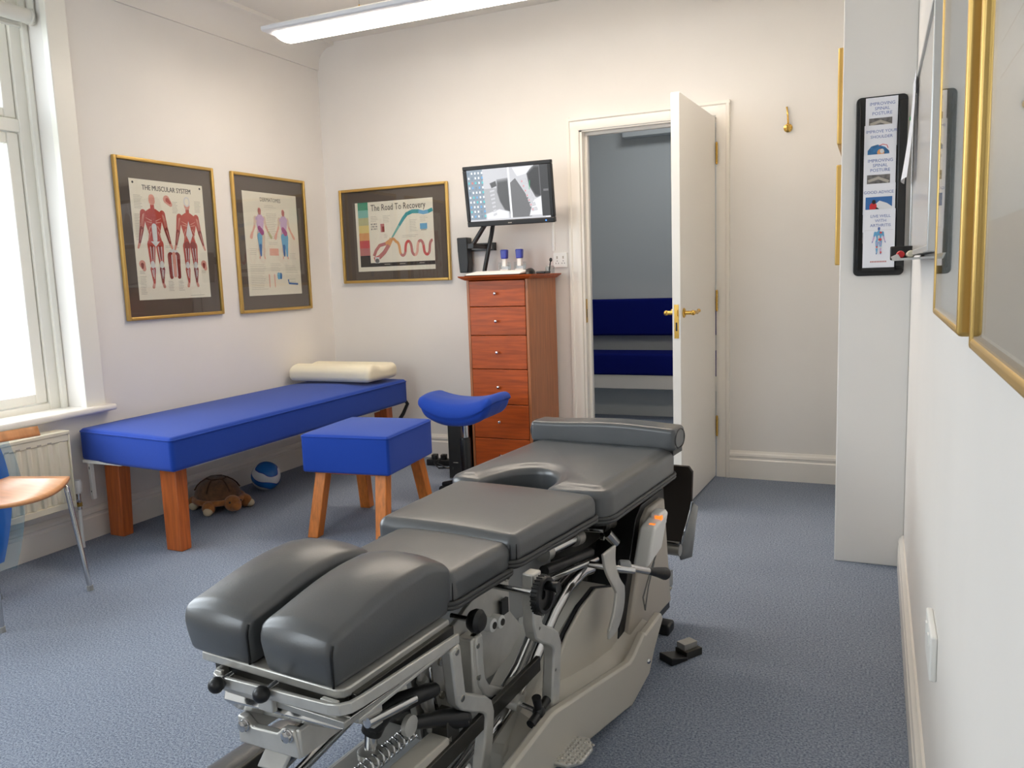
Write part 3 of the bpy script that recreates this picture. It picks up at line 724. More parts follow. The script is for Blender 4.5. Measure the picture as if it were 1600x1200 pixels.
TZ = 1.178
kb = thing('keyboard', 'low white and black keyboard lying on the chest of drawers', 'keyboard', (1.41, -.32, TZ))
mb = MB(); mb.prism('black', [(-.085, 0), (.085, 0), (.085, .012), (-.085, .004)], -.175, .175, 'x', ); mb.build('keyboard_tray', kb, bevel=.002)
mb = MB(); mb.prism('white', [(-.083, .0045), (.083, .0125), (.083, .026), (.06, .026), (-.06, .013)], -.17, .17, 'x'); mb.build('keyboard_case', kb, bevel=.002)
for k, (x, lab) in enumerate(((1.372, 'blue-topped self-inking stamp, the one under the screen support strut'), (1.470, 'blue-topped self-inking stamp, the one nearer the black mouse'))):
    st = thing('rubber_stamp', lab, 'stamp', (x, -.14, TZ), group='stamps on the chest of drawers')
    mb = MB(); mb.rbox('stampblue', (0, 0, .122), (.021, .017, .027), .006, n=(2, 2, 2), fn=lambda p, q: Vector((q.x * (.93 + .09 * p.z), q.y, q.z))); mb.build('handle', st, label='blue handle')
    mb = MB(); mb.box('white', -.012, .012, -.010, .010, .05, .096); mb.box('white', -.026, .026, -.016, .016, .018, .034); mb.build('stamp_body', st, bevel=.002, label='white body')
    mb = MB(); mb.box('clear', -.032, -.029, -.019, .019, 0, .075); mb.box('clear', .029, .032, -.019, .019, 0, .075); mb.box('clear', -.029, .029, -.019, .019, 0, .004); mb.box('clear', -.029, .029, .016, .019, .004, .06); mb.build('cover', st, label='clear plastic cover')
ms = MB(); ms.ball('black', (0, 0, .0), (.031, .055, .034), 20, fn=lambda q, p: Vector((q.x, q.y, max(q.z, 0) * (1 + .25 * p.y)))); 
o = ms.build('computer_mouse'); o.location = (1.585, -.27, TZ); tag(o, 'black computer mouse on the chest of drawers', 'mouse')
jr = thing('glass_jar', 'small clear glass jar holding a dark clip, near the wall socket', 'jar', (1.66, -.14, TZ))
mb = MB(); mb.lathe('clear', [(.024, 0), (.028, .004), (.028, .035), (.022, .045), (.021, .045), (.026, .034), (.026, .005), (0, .004)], (0, 0, 0)); mb.build('jar_body', jr)
mb = MB(); mb.cyl('black', (-.006, 0, .006), (.006, 0, .075), .004, n=8); mb.ball('black', (.007, 0, .078), (.010, .005, .012), 12); mb.build('clip', jr)
o = MB().rbox('black', (0, 0, .007), (.028, .045, .007), .005, n=(2, 2, 1)).build('wallet'); o.location = (1.668, -.265, TZ); tag(o, 'small flat black case at the corner of the chest of drawers', 'case')

# ------------------------------------------------------------------ monitor on its wall arm
tv = thing('monitor', 'black flat monitor showing two neck x-rays, mounted above the chest of drawers', 'monitor', (1.484, -.30, 1.630), math.radians(2))
T = Matrix.Rotation(math.radians(8), 4, 'X')
mb = MB(); hw, hh = .268, .170
mb.box('black', -hw, hw, -.012, .022, -hh, -hh + .030, T); mb.box('black', -hw, hw, -.012, .022, hh - .022, hh, T); mb.box('black', -hw, -hw + .022, -.012, .022, -hh + .03, hh - .022, T); mb.box('black', hw - .022, hw, -.012, .022, -hh + .03, hh - .022, T)
mb.box('black', -hw + .01, hw - .01, .006, .045, -hh + .01, hh - .01, T); mb.box('black', -.13, .13, .045, .07, -.09, .09, T)
mb.build('casing', tv, bevel=.004)
def scr(name, rgb, e=1.0):
    if name not in M: M[name] = mat(name, (12, 12, 14), .25, emit=(rgb, e))
    return name
SE = .85
g = {k: scr('screen_grey_%s' % w_, (k, k, int(k * 1.02)), SE) for k, w_ in ((70, 'charcoal'), (92, 'dark'), (118, 'slate'), (150, 'mid'), (178, 'pale'), (205, 'light'), (232, 'bright'), (250, 'white'))}
mb = MB(); mb.flat = True
c0 = Vector((-hw + .0205, -.0045, -hh + .0285)); sw, sh = 2 * hw - .041, 2 * hh - .0485
mb.add([T @ c0, T @ (c0 + Vector((sw, 0, 0))), T @ (c0 + Vector((sw, 0, sh))), T @ (c0 + Vector((0, 0, sh)))], [(0, 1, 2, 3)], g[178])
p = Print(mb, T @ c0, (1, 0, 0), T.to_3x3() @ Vector((0, 0, 1)))
def soft(pts, ms, k):   # nested outlines for a soft x-ray edge
    cx = sum(a for a, b in pts) / len(pts); cy = sum(b for a, b in pts) / len(pts)
    for i, m in enumerate(ms):
        f = 1 - .09 * i; p.poly([(sw * (cx + (a - cx) * f), sh * (cy + (b - cy) * f)) for a, b in pts], m, k + i * .3)
p.rect(0, 0, sw * .22, sh, scr('screen_desk', (142, 154, 166), SE), 1)
p.rect(sw * .2, sh * .0, sw * .52, sh, g[178], 1); p.rect(sw * .20, sh * .62, sw * .52, sh, g[205], 1.2)
soft([(.37, .78), (.515, .80), (.52, .10), (.45, .16), (.39, .35), (.36, .55)], [g[150], g[118], g[92]], 2)
soft([(.28, .72), (.36, .76), (.37, .66), (.30, .62)], [g[150], g[118], g[92]], 3)
soft([(.20, .02), (.50, .02), (.50, .16), (.38, .22), (.20, .14)], [g[205], g[232]], 2.4)
for i in range(7): soft([(.27 + .005 * i, .58 - .075 * i), (.34, .60 - .075 * i), (.34, .56 - .075 * i), (.27 + .005 * i, .54 - .075 * i)], [g[150], g[205]], 3)
p.rect(sw * .512, 0, sw * .535, sh, g[250], 4)
p.rect(sw * .535, sh * .04, sw * .90, sh, g[205], 1); p.rect(sw * .90, 0, sw, sh, g[70], 4)
soft([(.535, .70), (.60, .78), (.66, .62), (.74, .40), (.80, .14), (.77, .04), (.535, .04)], [g[118], g[92], g[70]], 2)
soft([(.74, .86), (.84, 1.0), (.90, 1.0), (.90, .36), (.83, .40), (.76, .62)], [g[118], g[92], g[70]], 2)
soft([(.56, .98), (.82, .99), (.74, .84), (.62, .80)], [g[205], g[232]], 3)
soft([(.80, .36), (.90, .42), (.90, .05), (.74, .05)], [g[205], g[232], g[250]], 3)
for i in range(7):
    a = .66 + .018 * i; b = .74 - .09 * i; soft([(a, b), (a + .07, b + .02), (a + .08, b - .05), (a + .01, b - .07)], [g[178], g[205]], 4)
    p.ell(sw * (a + .02), sh * (b - .03), .004, .006, scr('screen_pink', (222, 150, 156), SE), 6, 8)
p.band([(sw * .775, sh * .72), (sw * .762, sh * .55)], .0014, scr('screen_green', (60, 190, 130), SE), 6)
p.rect(0, 0, sw, sh * .035, g[205], 5); p.rect(sw * .93, sh * .5, sw * .99, sh * .54, g[118], 5); p.rect(sw * .94, sh * .01, sw * .99, sh * .025, g[250], 6)
icols = [scr('screen_icon_white', (240, 244, 250), SE), scr('screen_icon_blue', (110, 170, 220), SE), scr('screen_icon_cyan', (90, 200, 205), SE), scr('screen_icon_red', (220, 120, 110), SE), scr('screen_icon_slate', (120, 136, 150), SE)]
for i in range(5):
    for j in range(10):
        k = random.choice([0, 0, 0, 1, 4, 2]) if (i, j) != (1, 2) else 3
        x = sw * (.025 + .042 * i); y = sh * (.93 - .092 * j); p.rect(x - .004, y - .006, x + .005, y + .006, icols[k], 3); p.rect(x - .006, y - .011, x + .007, y - .008, icols[4], 3)
mb.build('screen', tv, smooth=0, label='lit screen with two grey neck x-rays')
mb = MB(); mb.ball('ledblue', T @ Vector((hw - .05, -.012, -hh + .014)), .004, 10); mb.build('power_light', tv)
mb = MB(); pp = Print(mb, T @ Vector((-.02, -.0125, -hh + .010)), (1, 0, 0), T.to_3x3() @ Vector((0, 0, 1))); mb.flat = True; [pp.rect(.008 + .006 * k, 0, .0125 + .006 * k, .006, 'inkl', 1) for k in range(4)]; mb.build('badge', tv, smooth=0)
# the wall bracket that carries it
wm = thing('wall_bracket', 'black steel wall bracket with upright box and slanting strut below the monitor', 'bracket', (1.12, 0, 1.2))
mb = MB(); mb.prism('black', [(-.095, .215), (-.022, .215), (-.018, .06), (-.024, .0), (-.082, .0), (-.09, .1)], -.085, -.02, 'y'); mb.build('cable_box', wm, bevel=.006)
mb = MB(); mb.box('black', -.12, .135, -.028, 0, .13, .178); mb.box('greyen', -.02, .12, -.029, -.028, .14, .168); mb.build('wall_bar', wm, bevel=.002)
mb = MB(); mb.tube('black', [(.215, -.155, .45), (.20, -.15, .33), (.175, -.145, .22), (.14, -.14, .1), (.115, -.14, .0)], .013, 10); mb.build('strut', wm)
mb = MB(); mb.box('black', .06, .10, -.24, -.02, .14, .17); mb.tube('black', [(.08, -.22, .155), (.22, -.22, .34), (.34, -.215, .43)], .014, 10); mb.build('arm', wm, bevel=.002)
o = MB()
o.rbox('white', (0, -.006, 0), (.044, .006, .043), .004, n=(2, 1, 2))
for x in (-.018, .020): o.box('inkl', x - .004, x + .004, -.0128, -.0119, .008, .024)
for x in (-.018, .020):
    for dx, dz in ((0, -.004), (-.008, -.018), (.008, -.018)): o.box('ink', x + dx - .0015, x + dx + .0015, -.0126, -.0119, dz - .004, dz + .003)
o = o.build('wall_socket'); o.location = (1.676, 0, 1.254); tag(o, 'white double wall socket between the chest of drawers and the door', 'socket')
o = MB(); o.rbox('white', (0, -.006, 0), (.06, .006, .043), .004, n=(2, 1, 2)); o.box('ink', .01, .02, -.0128, -.0119, -.01, .012); o = o.build('wall_socket'); o.location = (.955, 0, .245); tag(o, 'white wall socket low on the wall behind the saddle stool', 'socket')
mb = MB(); mb.tube('cable', [(1.19, -.018, 1.15), (1.195, -.01, .9), (1.19, -.012, .6), (1.20, -.015, .4), (1.15, -.03, .2), (1.09, -.12, .05)], .0035, 8); o = mb.build('power_cable'); tag(o, 'thin grey cable hanging down beside the chest of drawers', 'cable')
o = MB(); o.rbox('white', (0, -.005, 0), (.008, .005, .09), .003, n=(1, 1, 2)); o = o.build('cable_cover'); o.location = (1.635, 0, 1.40); tag(o, 'thin white cable cover running down the wall below the monitor', 'cable cover')
# coat hook
hk = thing('coat_hook', 'small brass coat hook alone on the back wall', 'hook', (2.96, 0, 1.885))
mb = MB(); mb.lathe('brass', [(.022, 0), (.022, .003), (.014, .006), (.006, .008)], (0, 0, 0), (0, -1, 0)); mb.tube('brass', [(0, -.006, 0), (0, -.022, .003), (.003, -.034, .022), (.0, -.022, .06), (-.004, -.016, .09), (-.006, -.018, .105)], [.006, .0055, .005, .0045, .004, .005], 10)
mb.tube('brass', [(0, -.015, -.003), (0, -.028, -.014), (0, -.036, -.004), (0, -.036, .006)], [.005, .0045, .004, .005], 10); mb.ball('brass', (0, -.036, .010), .0075, 12); mb.build('hook', hk)

# ------------------------------------------------------------------ computer tower, power strip, saddle stool
ct = thing('computer_tower', 'slim black computer tower with a blue light, standing on the carpet behind the saddle stool', 'computer', (1.185, -.30, 0))
mb = MB(); mb.box('black', -.05, .05, -.195, .2, .008, .375); mb.build('case', ct, bevel=.004)
mb = MB(); mb.box('blackrub', -.05, .05, -.205, -.195, .008, .375); mb.box('steel', -.022, .01, -.2065, -.205, .10, .104); mb.box('darksteel', -.03, -.022, -.2065, -.205, .06, .075); mb.build('front_panel', ct, bevel=.004)
mb = MB(); mb.ball('ledblue', (.012, -.206, .352), .005, 10); mb.build('power_light', ct, label='small blue light')
for y in (-.15, .15):
    mb = MB(); mb.box('blackrub', -.05, .05, y - .02, y + .02, 0, .008); mb.build('foot', ct)
ps = thing('power_strip', 'black power strip with tangled leads on the carpet beside the computer tower', 'power strip', (.93, -.20, 0), .15)
mb = MB(); mb.rbox('black', (0, 0, .02), (.11, .026, .02), .006, n=(3, 2, 1)); mb.build('strip_body', ps)
for k, (dx, ang) in enumerate(((-.06, .3), (.0, -.2), (.06, .5))):
    mb = MB(); mb.rbox('black', (dx, 0, .055), (.018, .018, .016), .005, n=(1, 1, 1)); pl = mb.build('plug', ps)
    mb = MB(); mb.tube('black', [(dx, -.016, .06), (dx + .02, -.05, .06 + .02 * k), (dx + .07 * ang, -.08, .03), (dx + .06, -.10, .006), (dx + .13, -.07, .006)], .004, 8); mb.build('lead', pl)
ss = thing('saddle_stool', 'royal blue saddle stool on a black and chrome gas column, before the chest of drawers', 'stool', (1.43, -.85, 0), .05)
def sad(p, q):
    x, y = p.x, p.y
    q.z += .046 * abs(x) ** 2.2 - .034 * max(0, -y) ** 2 * (1 - x * x) - .010 * y * y
    q.z += .012 * (1 - x * x) * max(0, -y)
    q.x *= 1 - .08 * max(0, -y)
    if p.z < 0: q.z -= .022 * (1 - abs(x) ** 3) * (1 - y * y * .6); q.x *= .96; q.y *= .93
    return q
mb = MB(); mb.rbox('blue', (0, 0, .492), (.222, .155, .050), .049, seg=7, n=(16, 12, 1), fn=sad); mb.build('saddle', ss, smooth=80)
mb = MB(); mb.cyl('black', (0, 0, .40), (0, 0, .44), .03, n=20); mb.box('black', -.05, .05, -.04, .04, .418, .43); mb.build('seat_plate', ss)
mb = MB(); mb.cyl('chrome', (0, 0, .33), (0, 0, .40), .0205); mb.build('piston', ss, label='chrome piston')
mb = MB(); mb.lathe('black', [(.029, .06), (.029, .325), (.022, .335)], (0, 0, 0)); mb.build('column', ss)
for k in range(5):
    a = .35 + 2 * PI * k / 5; c, s_ = math.cos(a), math.sin(a)
    mb = MB(); mb.tube('black', [(.015 * c, .015 * s_, .085), (.09 * c, .09 * s_, .075), (.17 * c, .17 * s_, .058)], [.022, .018, .013], 10); lg = mb.build('base_arm', ss)
    mb = MB(); mb.cyl('blackrub', (.17 * c - .012 * s_, .17 * s_ + .012 * c, .025), (.17 * c + .012 * s_, .17 * s_ - .012 * c, .025), .025, n=18); mb.cyl('black', (.17 * c, .17 * s_, .03), (.17 * c, .17 * s_, .06), .007, n=10); mb.build('castor', lg)

# ------------------------------------------------------------------ blue stool and couch
bs = thing('square_stool', 'square stool with royal blue cover and splayed orange pine legs', 'stool', (1.19, -1.375, 0), math.radians(5.5))
mb = MB(); mb.rbox('blue', (-.006, 0, .390), (.226, .237, .090), .014, seg=3, n=(8, 8, 4), fn=lambda p, q: q + Vector((0, 0, .010 * (1 - p.x ** 2) * (1 - p.y ** 2) if p.z > .3 else 0)))
mb.build('padded_seat', bs, smooth=60)
def loop(hx, hy, z, r=.02, n=5):
    P = []
    for cx, cy, a0 in ((hx - r, hy - r, 0), (-hx + r, hy - r, 1), (-hx + r, -hy + r, 2), (hx - r, -hy + r, 3)):
        for i in range(n): a = PI / 2 * (a0 + i / (n - 1)); P.append((cx + r * math.cos(a), cy + r * math.sin(a), z))
    return P
mb = MB(); mb.tube('blue', [(x - .006, y, z) for x, y, z in loop(.2255, .2365, .470, .014)], .0035, 8, closed=True); mb.build('piping', bs)
mb = MB(); mb.box('orange_d', -.19, .19, -.20, .20, .290, .302); mb.build('seat_board', bs)
for sx in (-1, 1):
    for sy in (-1, 1):
        b = [(sx * .155 - .028, sy * .175 - .028), (sx * .155 + .028, sy * .175 - .028), (sx * .155 + .028, sy * .175 + .028), (sx * .155 - .028, sy * .175 + .028)]
        dx, dy = sx * .022, sy * .075
        mb = MB(); mb.add([(x, y, .301) for x, y in b] + [(x * .96 + dx + sx * .006, y * .96 + dy + sy * .006, 0) for x, y in b], [(0, 1, 2, 3), (7, 6, 5, 4)] + [(i, (i + 1) % 4, 4 + (i + 1) % 4, 4 + i) for i in range(4)], 'orange'); mb.build('leg', bs, bevel=.004)

cc = thing('treatment_couch', 'long low couch with royal blue cover and pine slab legs along the window wall', 'couch', (.36, -1.1, 0))
def couch(p, q):
    t = (p.y + 1) / 2; x = p.x
    q.x += .0 + (.018 * (1 - t)) * (1 + x) * .5
    q.y += -.036 * (1 - t) * (1 + x) + .02 * t * (1 - x) * .5
    if p.z > .3: q.z += .018 * (1 - x ** 2) * (1 - p.y ** 4)
    q.z -= .004 * (1 - x * x) if p.z < 0 else 0
    return q
mb = MB(); mb.rbox('blue', (-.012, .0, .464), (.318, .935, .076), .020, seg=4, n=(8, 24, 4), fn=couch); mb.build('mattress', cc, smooth=60)
mb = MB()
P = []
for x, y, z in loop(.318, .935, .526, .02): P.append(tuple(couch(Vector((x / .318, y / .935, .2)), Vector((x - .012, y, z)))))
mb.tube('blue', P, .004, 8, closed=True); mb.build('piping', cc)
mb = MB(); mb.box('white', -.31, -.06, -.945, -.80, .380, .394); mb.box('white', -.28, .27, -.80, .90, .380, .394); mb.box('white', -.20, .20, -.80, .82, .355, .382); mb.build('base_board', cc, label='white base board')
for x, y, sx, sy in ((-.262, -.80, -1, -1), (.180, -.875, 1, -1), (-.235, .80, -1, 1), (.20, .80, 1, 1)):
    mb = MB(); a = .048; b = .034; tx = .028 * (0 if sx < 0 else 0.3); ty = .012 * sy
    mb.add([(x - a, y - b, .383), (x + a, y - b, .383), (x + a, y + b, .383), (x - a, y + b, .383), (x - a * .95 + tx, y - b * .85 + ty, 0), (x + a * .95 + tx, y - b * .85 + ty, 0), (x + a * .95 + tx, y + b * .85 + ty, 0), (x - a * .95 + tx, y + b * .85 + ty, 0)],
           [(0, 1, 2, 3), (7, 6, 5, 4)] + [(i, (i + 1) % 4, 4 + (i + 1) % 4, 4 + i) for i in range(4)], 'orange_d'); mb.build('leg', cc, bevel=.004)
mb = MB(); mb.tube('black', [(.20, .93, .44), (.24, .975, .42), (.27, .985, .37), (.25, .96, .31), (.22, .93, .25), (.20, .90, .2)], .012, 10); mb.tube('black', [(.12, .90, .42), (.16, .90, .36), (.19, .87, .28)], .012, 10); mb.build('roll_holder', cc, label='bent black tube at the far end')
mb = MB(); mb.box('white', -.305, -.29, -.925, -.905, .20, .395); mb.box('ink', -.298, -.294, -.9265, -.925, .235, .243); mb.box('ink', -.298, -.294, -.9265, -.925, .345, .358); mb.build('wall_batten', cc, bevel=.002, label='white upright batten with two screws')
def pil(p, q):
    y = p.y
    q.z += .022 * math.exp(-((y + .55) / .35) ** 2) + .014 * math.exp(-((y - .7) / .3) ** 2) - .012 if p.z > 0 else 0
    q.x *= 1 + .015 * math.sin(p.y * 3)
    return q
mb = MB(); mb.rbox('cream', (.345, -.40, .612), (.305, .165, .048), .035, seg=4, n=(10, 14, 2), fn=pil); o = mb.build('contour_pillow', smooth=70); move_origin(o, (.345, -.40, .564)); tag(o, 'cream contour pillow at the head of the blue couch', 'pillow')

# ------------------------------------------------------------------ ball and soft tortoise under the couch
o = MB().ball('ball', (0, 0, 0), .083, 32).build('play_ball', smooth=80); o.location = (.225, -1.03, .083); tag(o, 'blue and white swirled ball under the couch', 'ball')
tt = thing('plush_tortoise', 'brown plush tortoise lying under the blue couch', 'soft toy', (.225, -1.40, 0), math.radians(-18))
# local: head towards +x
def shellf(q, p):
    if p.z < -.1: q.z = -.012
    q.z += .004 * math.sin(p.x * 9) * math.sin(p.y * 9)
    return q
mb = MB(); mb.ball('shell', (-.01, 0, .065), (.135, .115, .105), 28, fn=shellf)
mb.build('shell', tt, smooth=80)
mb = MB()
for k in range(6):
    a = 2 * PI * k / 6; P = [Vector((-.01 + .138 * math.sin(t) * math.cos(a), .118 * math.sin(t) * math.sin(a), .065 + .108 * math.cos(t))) for t in (.45, .7, .95, 1.2)]; mb.tube('shell_d', P, .0035, 6)
mb.tube('shell_d', [(-.01 + .138 * .434 * math.cos(2 * PI * k / 6), .118 * .434 * math.sin(2 * PI * k / 6), .065 + .108 * .90) for k in range(6)], .0035, 6, closed=True)
mb.build('shell_seams', tt)
mb = MB(); mb.tube('plush', [(.135 * math.cos(a), .118 * math.sin(a), .055) for a in [2 * PI * i / 28 for i in range(28)]], .016, 10, closed=True); mb.build('shell_rim', tt, smooth=80)
mb = MB(); mb.ball('plush', (.150, -.005, .050), (.052, .042, .042), 18); mb.ball('plush', (.185, -.006, .042), (.030, .028, .026), 14)
for s in (-1, 1): mb.ball('black', (.178, s * .03 - .005, .064), .006, 10)
mb.build('head', tt, smooth=80)
for x, y in ((.085, -.105), (.10, .095), (-.09, -.095), (-.09, .095)):
    mb = MB(); mb.ball('plush', (x, y, .035), (.040, .032, .035), 16); mb.ball('plushp', (x + .02, y * 1.15, .022), (.026, .024, .022), 14); mb.build('foot', tt, smooth=80)
mb = MB(); mb.tube('plush', [(-.13, 0, .035), (-.16, 0, .028), (-.178, 0, .02)], [.014, .009, .004], 8); mb.build('tail', tt, smooth=80)

# ------------------------------------------------------------------ radiator under the window
rd = thing('radiator', 'cream panel radiator with a thermostat valve under the window sill', 'radiator', (0, -3.0, 0))
mb = MB(); yr0, yr1 = -.95, .85; n = 36
pts = []
for i in range(n):
    y = yr0 + .03 + (yr1 - yr0 - .06) * i / n; s_ = (yr1 - yr0 - .06) / n
    pts += [(.105, y), (.105, y + s_ * .42), (.113, y + s_ * .55), (.113, y + s_ * .87)]
pts = [(.105, yr0)] + pts + [(.105, yr1), (.055, yr1), (.055, yr0)]
mb.prism('rad', pts, .235, .510, 'z'); mb.box('rad', .055, .113, yr0, yr1, .205, .235); mb.box('rad', .055, .113, yr0, yr1, .510, .54)
mb.build('panel', rd, bevel=.003)
mb = MB(); mb.box('rad', .03, .118, yr0 - .006, yr1 + .006, .54, .556); mb.box('rad', .03, .115, yr1, yr1 + .006, .2, .54); mb.box('rad', .03, .115, yr0 - .006, yr0, .2, .54); mb.build('grille_cover', rd, bevel=.003)
mb = MB()
for i in range(n - 1):
    y = yr0 + .03 + (yr1 - yr0 - .06) * (i + .73) / n; mb.box('inkl', .1128, .1134, y - .012, y + .008, .512, .518)
mb.build('slots', rd, smooth=0)
vl = MB(); vl.lathe('white', [(.012, 0), (.018, .008), (.020, .05), (.016, .062), (.004, .064)], (.09, yr1 + .035, .255)); vl = vl.build('valve', rd, label='white thermostat valve')
mb = MB(); mb.cyl('chrome', (.09, yr1 + .035, .18), (.09, yr1 + .035, .256), .010); mb.cyl('chrome', (.09, yr1 - .005, .222), (.09, yr1 + .035, .222), .010); mb.lathe('brass', [(.014, 0), (.014, .018)], (.09, yr1 + .035, .195), n=6); mb.build('valve_body', vl)
mb = MB(); mb.cyl('white', (.09, yr1 + .035, 0), (.09, yr1 + .035, .18), .0075); mb.build('pipe', rd)
for y in (-.6, .5):
    mb = MB(); mb.box('white', .002, .056, y - .02, y + .02, .22, .52); mb.build('wall_bracket', rd)

# ------------------------------------------------------------------ plywood chair with a bag over its back
_a = math.radians(-73); d2 = Vector((math.cos(_a), math.sin(_a), 0)); d1 = Vector((d2.y, -d2.x, 0)); tip = Vector((.535, -2.475, 0))
chn = thing('plywood_chair', 'beech plywood chair with chrome legs in front of the radiator', 'chair', (.55, -2.79, 0))
C0 = Vector((.55, -2.79, 0))
def seatp(a, b):   # a along d1 (0..1), b along d2 (0..1): a dished shell with down-curled rim
    A = (a - .5) * 2; B = (b - .5) * 2
    rr = .40
    q = tip + d1 * (.13 + (.13 + .05 * (1 - B * B) * (A < 0)) * A) + d2 * (.21 + .21 * B)
    z = .450 - .016 * (1 - A * A) * (1 - B * B) - .022 * max(0, -A) ** 3 * (1 - B * B)
    return Vector((q.x, q.y, z)) - C0
mb = MB(); mb.grid('beech', seatp, 16, 16); mb.build('seat', chn, smooth=80, solid=.012)
for a, b, q in ((.06, .04, (.593, -2.483)), (.10, .96, None), (.94, .34, None), (.94, .96, None)):
    t_ = seatp(a, b); m_ = seatp(.5, b)
    q = Vector((q[0], q[1], 0)) - C0 if q else Vector((t_.x, t_.y, 0)) * 1.06
    mb = MB(); k = .435
    mb.tube('chrome', [Vector((m_.x, m_.y, k - .012)), Vector((t_.x * .92 + m_.x * .08, t_.y * .92 + m_.y * .08, k - .010)), Vector((t_.x * .98 + q.x * .02, t_.y * .98 + q.y * .02, k - .02)), Vector((t_.x * .92 + q.x * .08, t_.y * .92 + q.y * .08, .395)), Vector((q.x, q.y, .012))], .0095, 14)
    lg = mb.build('leg', chn, smooth=80)
    mb = MB(); mb.cyl('steel', (q.x, q.y, 0), (q.x, q.y, .02), .0115, n=14); mb.build('foot_cap', lg)
def bk(t): return Vector((.318 - .03 * math.sin(PI * t), -2.43 - .40 * t, 0)) - C0
for t in (.42, .85):
    mb = MB(); e = bk(t); s_ = seatp(.62, t)
    mb.tube('chrome', [Vector((s_.x, s_.y, .424)), Vector((e.x - .05, s_.y * .5 + e.y * .5, .430)), Vector((e.x - .03, e.y, .50)), Vector((e.x - .013, e.y, .635))], .009, 12); mb.build('back_post', chn, smooth=80)
mb = MB(); mb.grid('beech', lambda u, v: Vector((bk(u).x - .012 * (v - .5), bk(u).y, .598 + .038 * v)), 14, 3); mb.build('backrest', chn, smooth=80, solid=.012)
bg = thing('plastic_bag', 'blue plastic bag hanging from the back of the plywood chair', 'bag', (.22, -2.72, .1))
B0 = Vector((.22, -2.72, .1))
def bagp(off, y0, y1, zt, zb, amp, ph):
    def fn(u, v):
        w_ = .55 + .45 * math.sin(PI * min(1, .18 + v * .75)); cu = (u - .5)
        base = Vector((.225 - off, -2.37, 0)) + Vector((-.04, -1, 0)) * (y0 + (y1 - y0) * (.5 + cu * w_))
        z = zt + (zb - zt) * v
        wob = amp * (math.sin(9 * u + ph + 3 * v) + .6 * math.sin(17 * u + 2 * ph)) * (.3 + v)
        puff = .03 * math.sin(PI * u) * math.sin(PI * min(1, v * 1.1))
        return base - Vector((1, 0, 0)) * (wob + puff) + Vector((0, 0, z)) - B0
    return fn
mb = MB(); mb.grid('bag', bagp(.0, .13, .50, .60, .10, .008, .3), 26, 26); mb.grid('bag', bagp(.03, .14, .50, .60, .10, .007, 1.7), 26, 26); mb.build('bag_body', bg, smooth=80)
mb = MB(); mb.grid('bag2', bagp(.045, .06, .46, .60, .05, .008, 2.2), 26, 26); mb.build('inner_bag', bg, smooth=80, label='pale see-through blue layer')

# ------------------------------------------------------------------ leaflet rack on the pier
lr = thing('leaflet_rack', 'black five-pocket leaflet rack on the end of the wall pier', 'leaflet rack', (3.404, -1.23, 1.125))
mb = MB()
def rr(x0, x1, z0, z1, r):
    P = []
    for cx, cz, a0 in ((x1 - r, z1 - r, 0), (x0 + r, z1 - r, 1), (x0 + r, z0 + r, 2), (x1 - r, z0 + r, 3)):
        for i in range(6): a = PI / 2 * (a0 + i / 5); P.append((cx + r * math.cos(a), cz + r * math.sin(a)))
    return P
mb.prism('black', rr(-.086, .086, 0, .648, .018), -.012, 0, 'y')
mb.build('back_panel', lr, bevel=.003)
for s in (-1, 1):
    mb = MB(); mb.prism('black', [(-.012, .02), (-.036, .03), (-.034, .55), (-.012, .63)], s * .064 - .008, s * .064 + .022 * (s > 0) + .008 * (s < 0) - .014 * (s < 0), 'x'); mb.build('side_rail', lr, bevel=.004)
tops = [.643, .545, .440, .335, .242]
for i, t in enumerate(tops):
    mb = MB(); z0 = t - .225; mb.box('black', -.055, .055, -.0178 - .006 * i, -.0165 - .006 * i, max(z0, .022) - .002, max(z0, .022) + (.05 if i < 4 else .008)); mb.box('black', -.055, .055, -.0178 - .006 * i, -.006, max(z0, .022) - .005, max(z0, .022) - .002); mb.build('pocket', lr, bevel=.0005)
names = [('IMPROVING', 'SPINAL', 'POSTURE'), ('IMPROVE YOUR', 'SHOULDER'), ('IMPROVING', 'SPINAL', 'POSTURE'), ('GOOD ADVICE',), ('LIVE WELL', 'WITH', 'ARTHRITIS')]
labs = ['white leaflet on spinal posture with grey photo, topmost in the rack', 'white leaflet on the shoulder with blue anatomy picture, second from the top in the rack', 'white leaflet on spinal posture with grey photo, third from the top in the rack', 'white good-advice leaflet with skier in red, fourth from the top in the rack', 'white arthritis leaflet with standing figure, bottom of the rack']
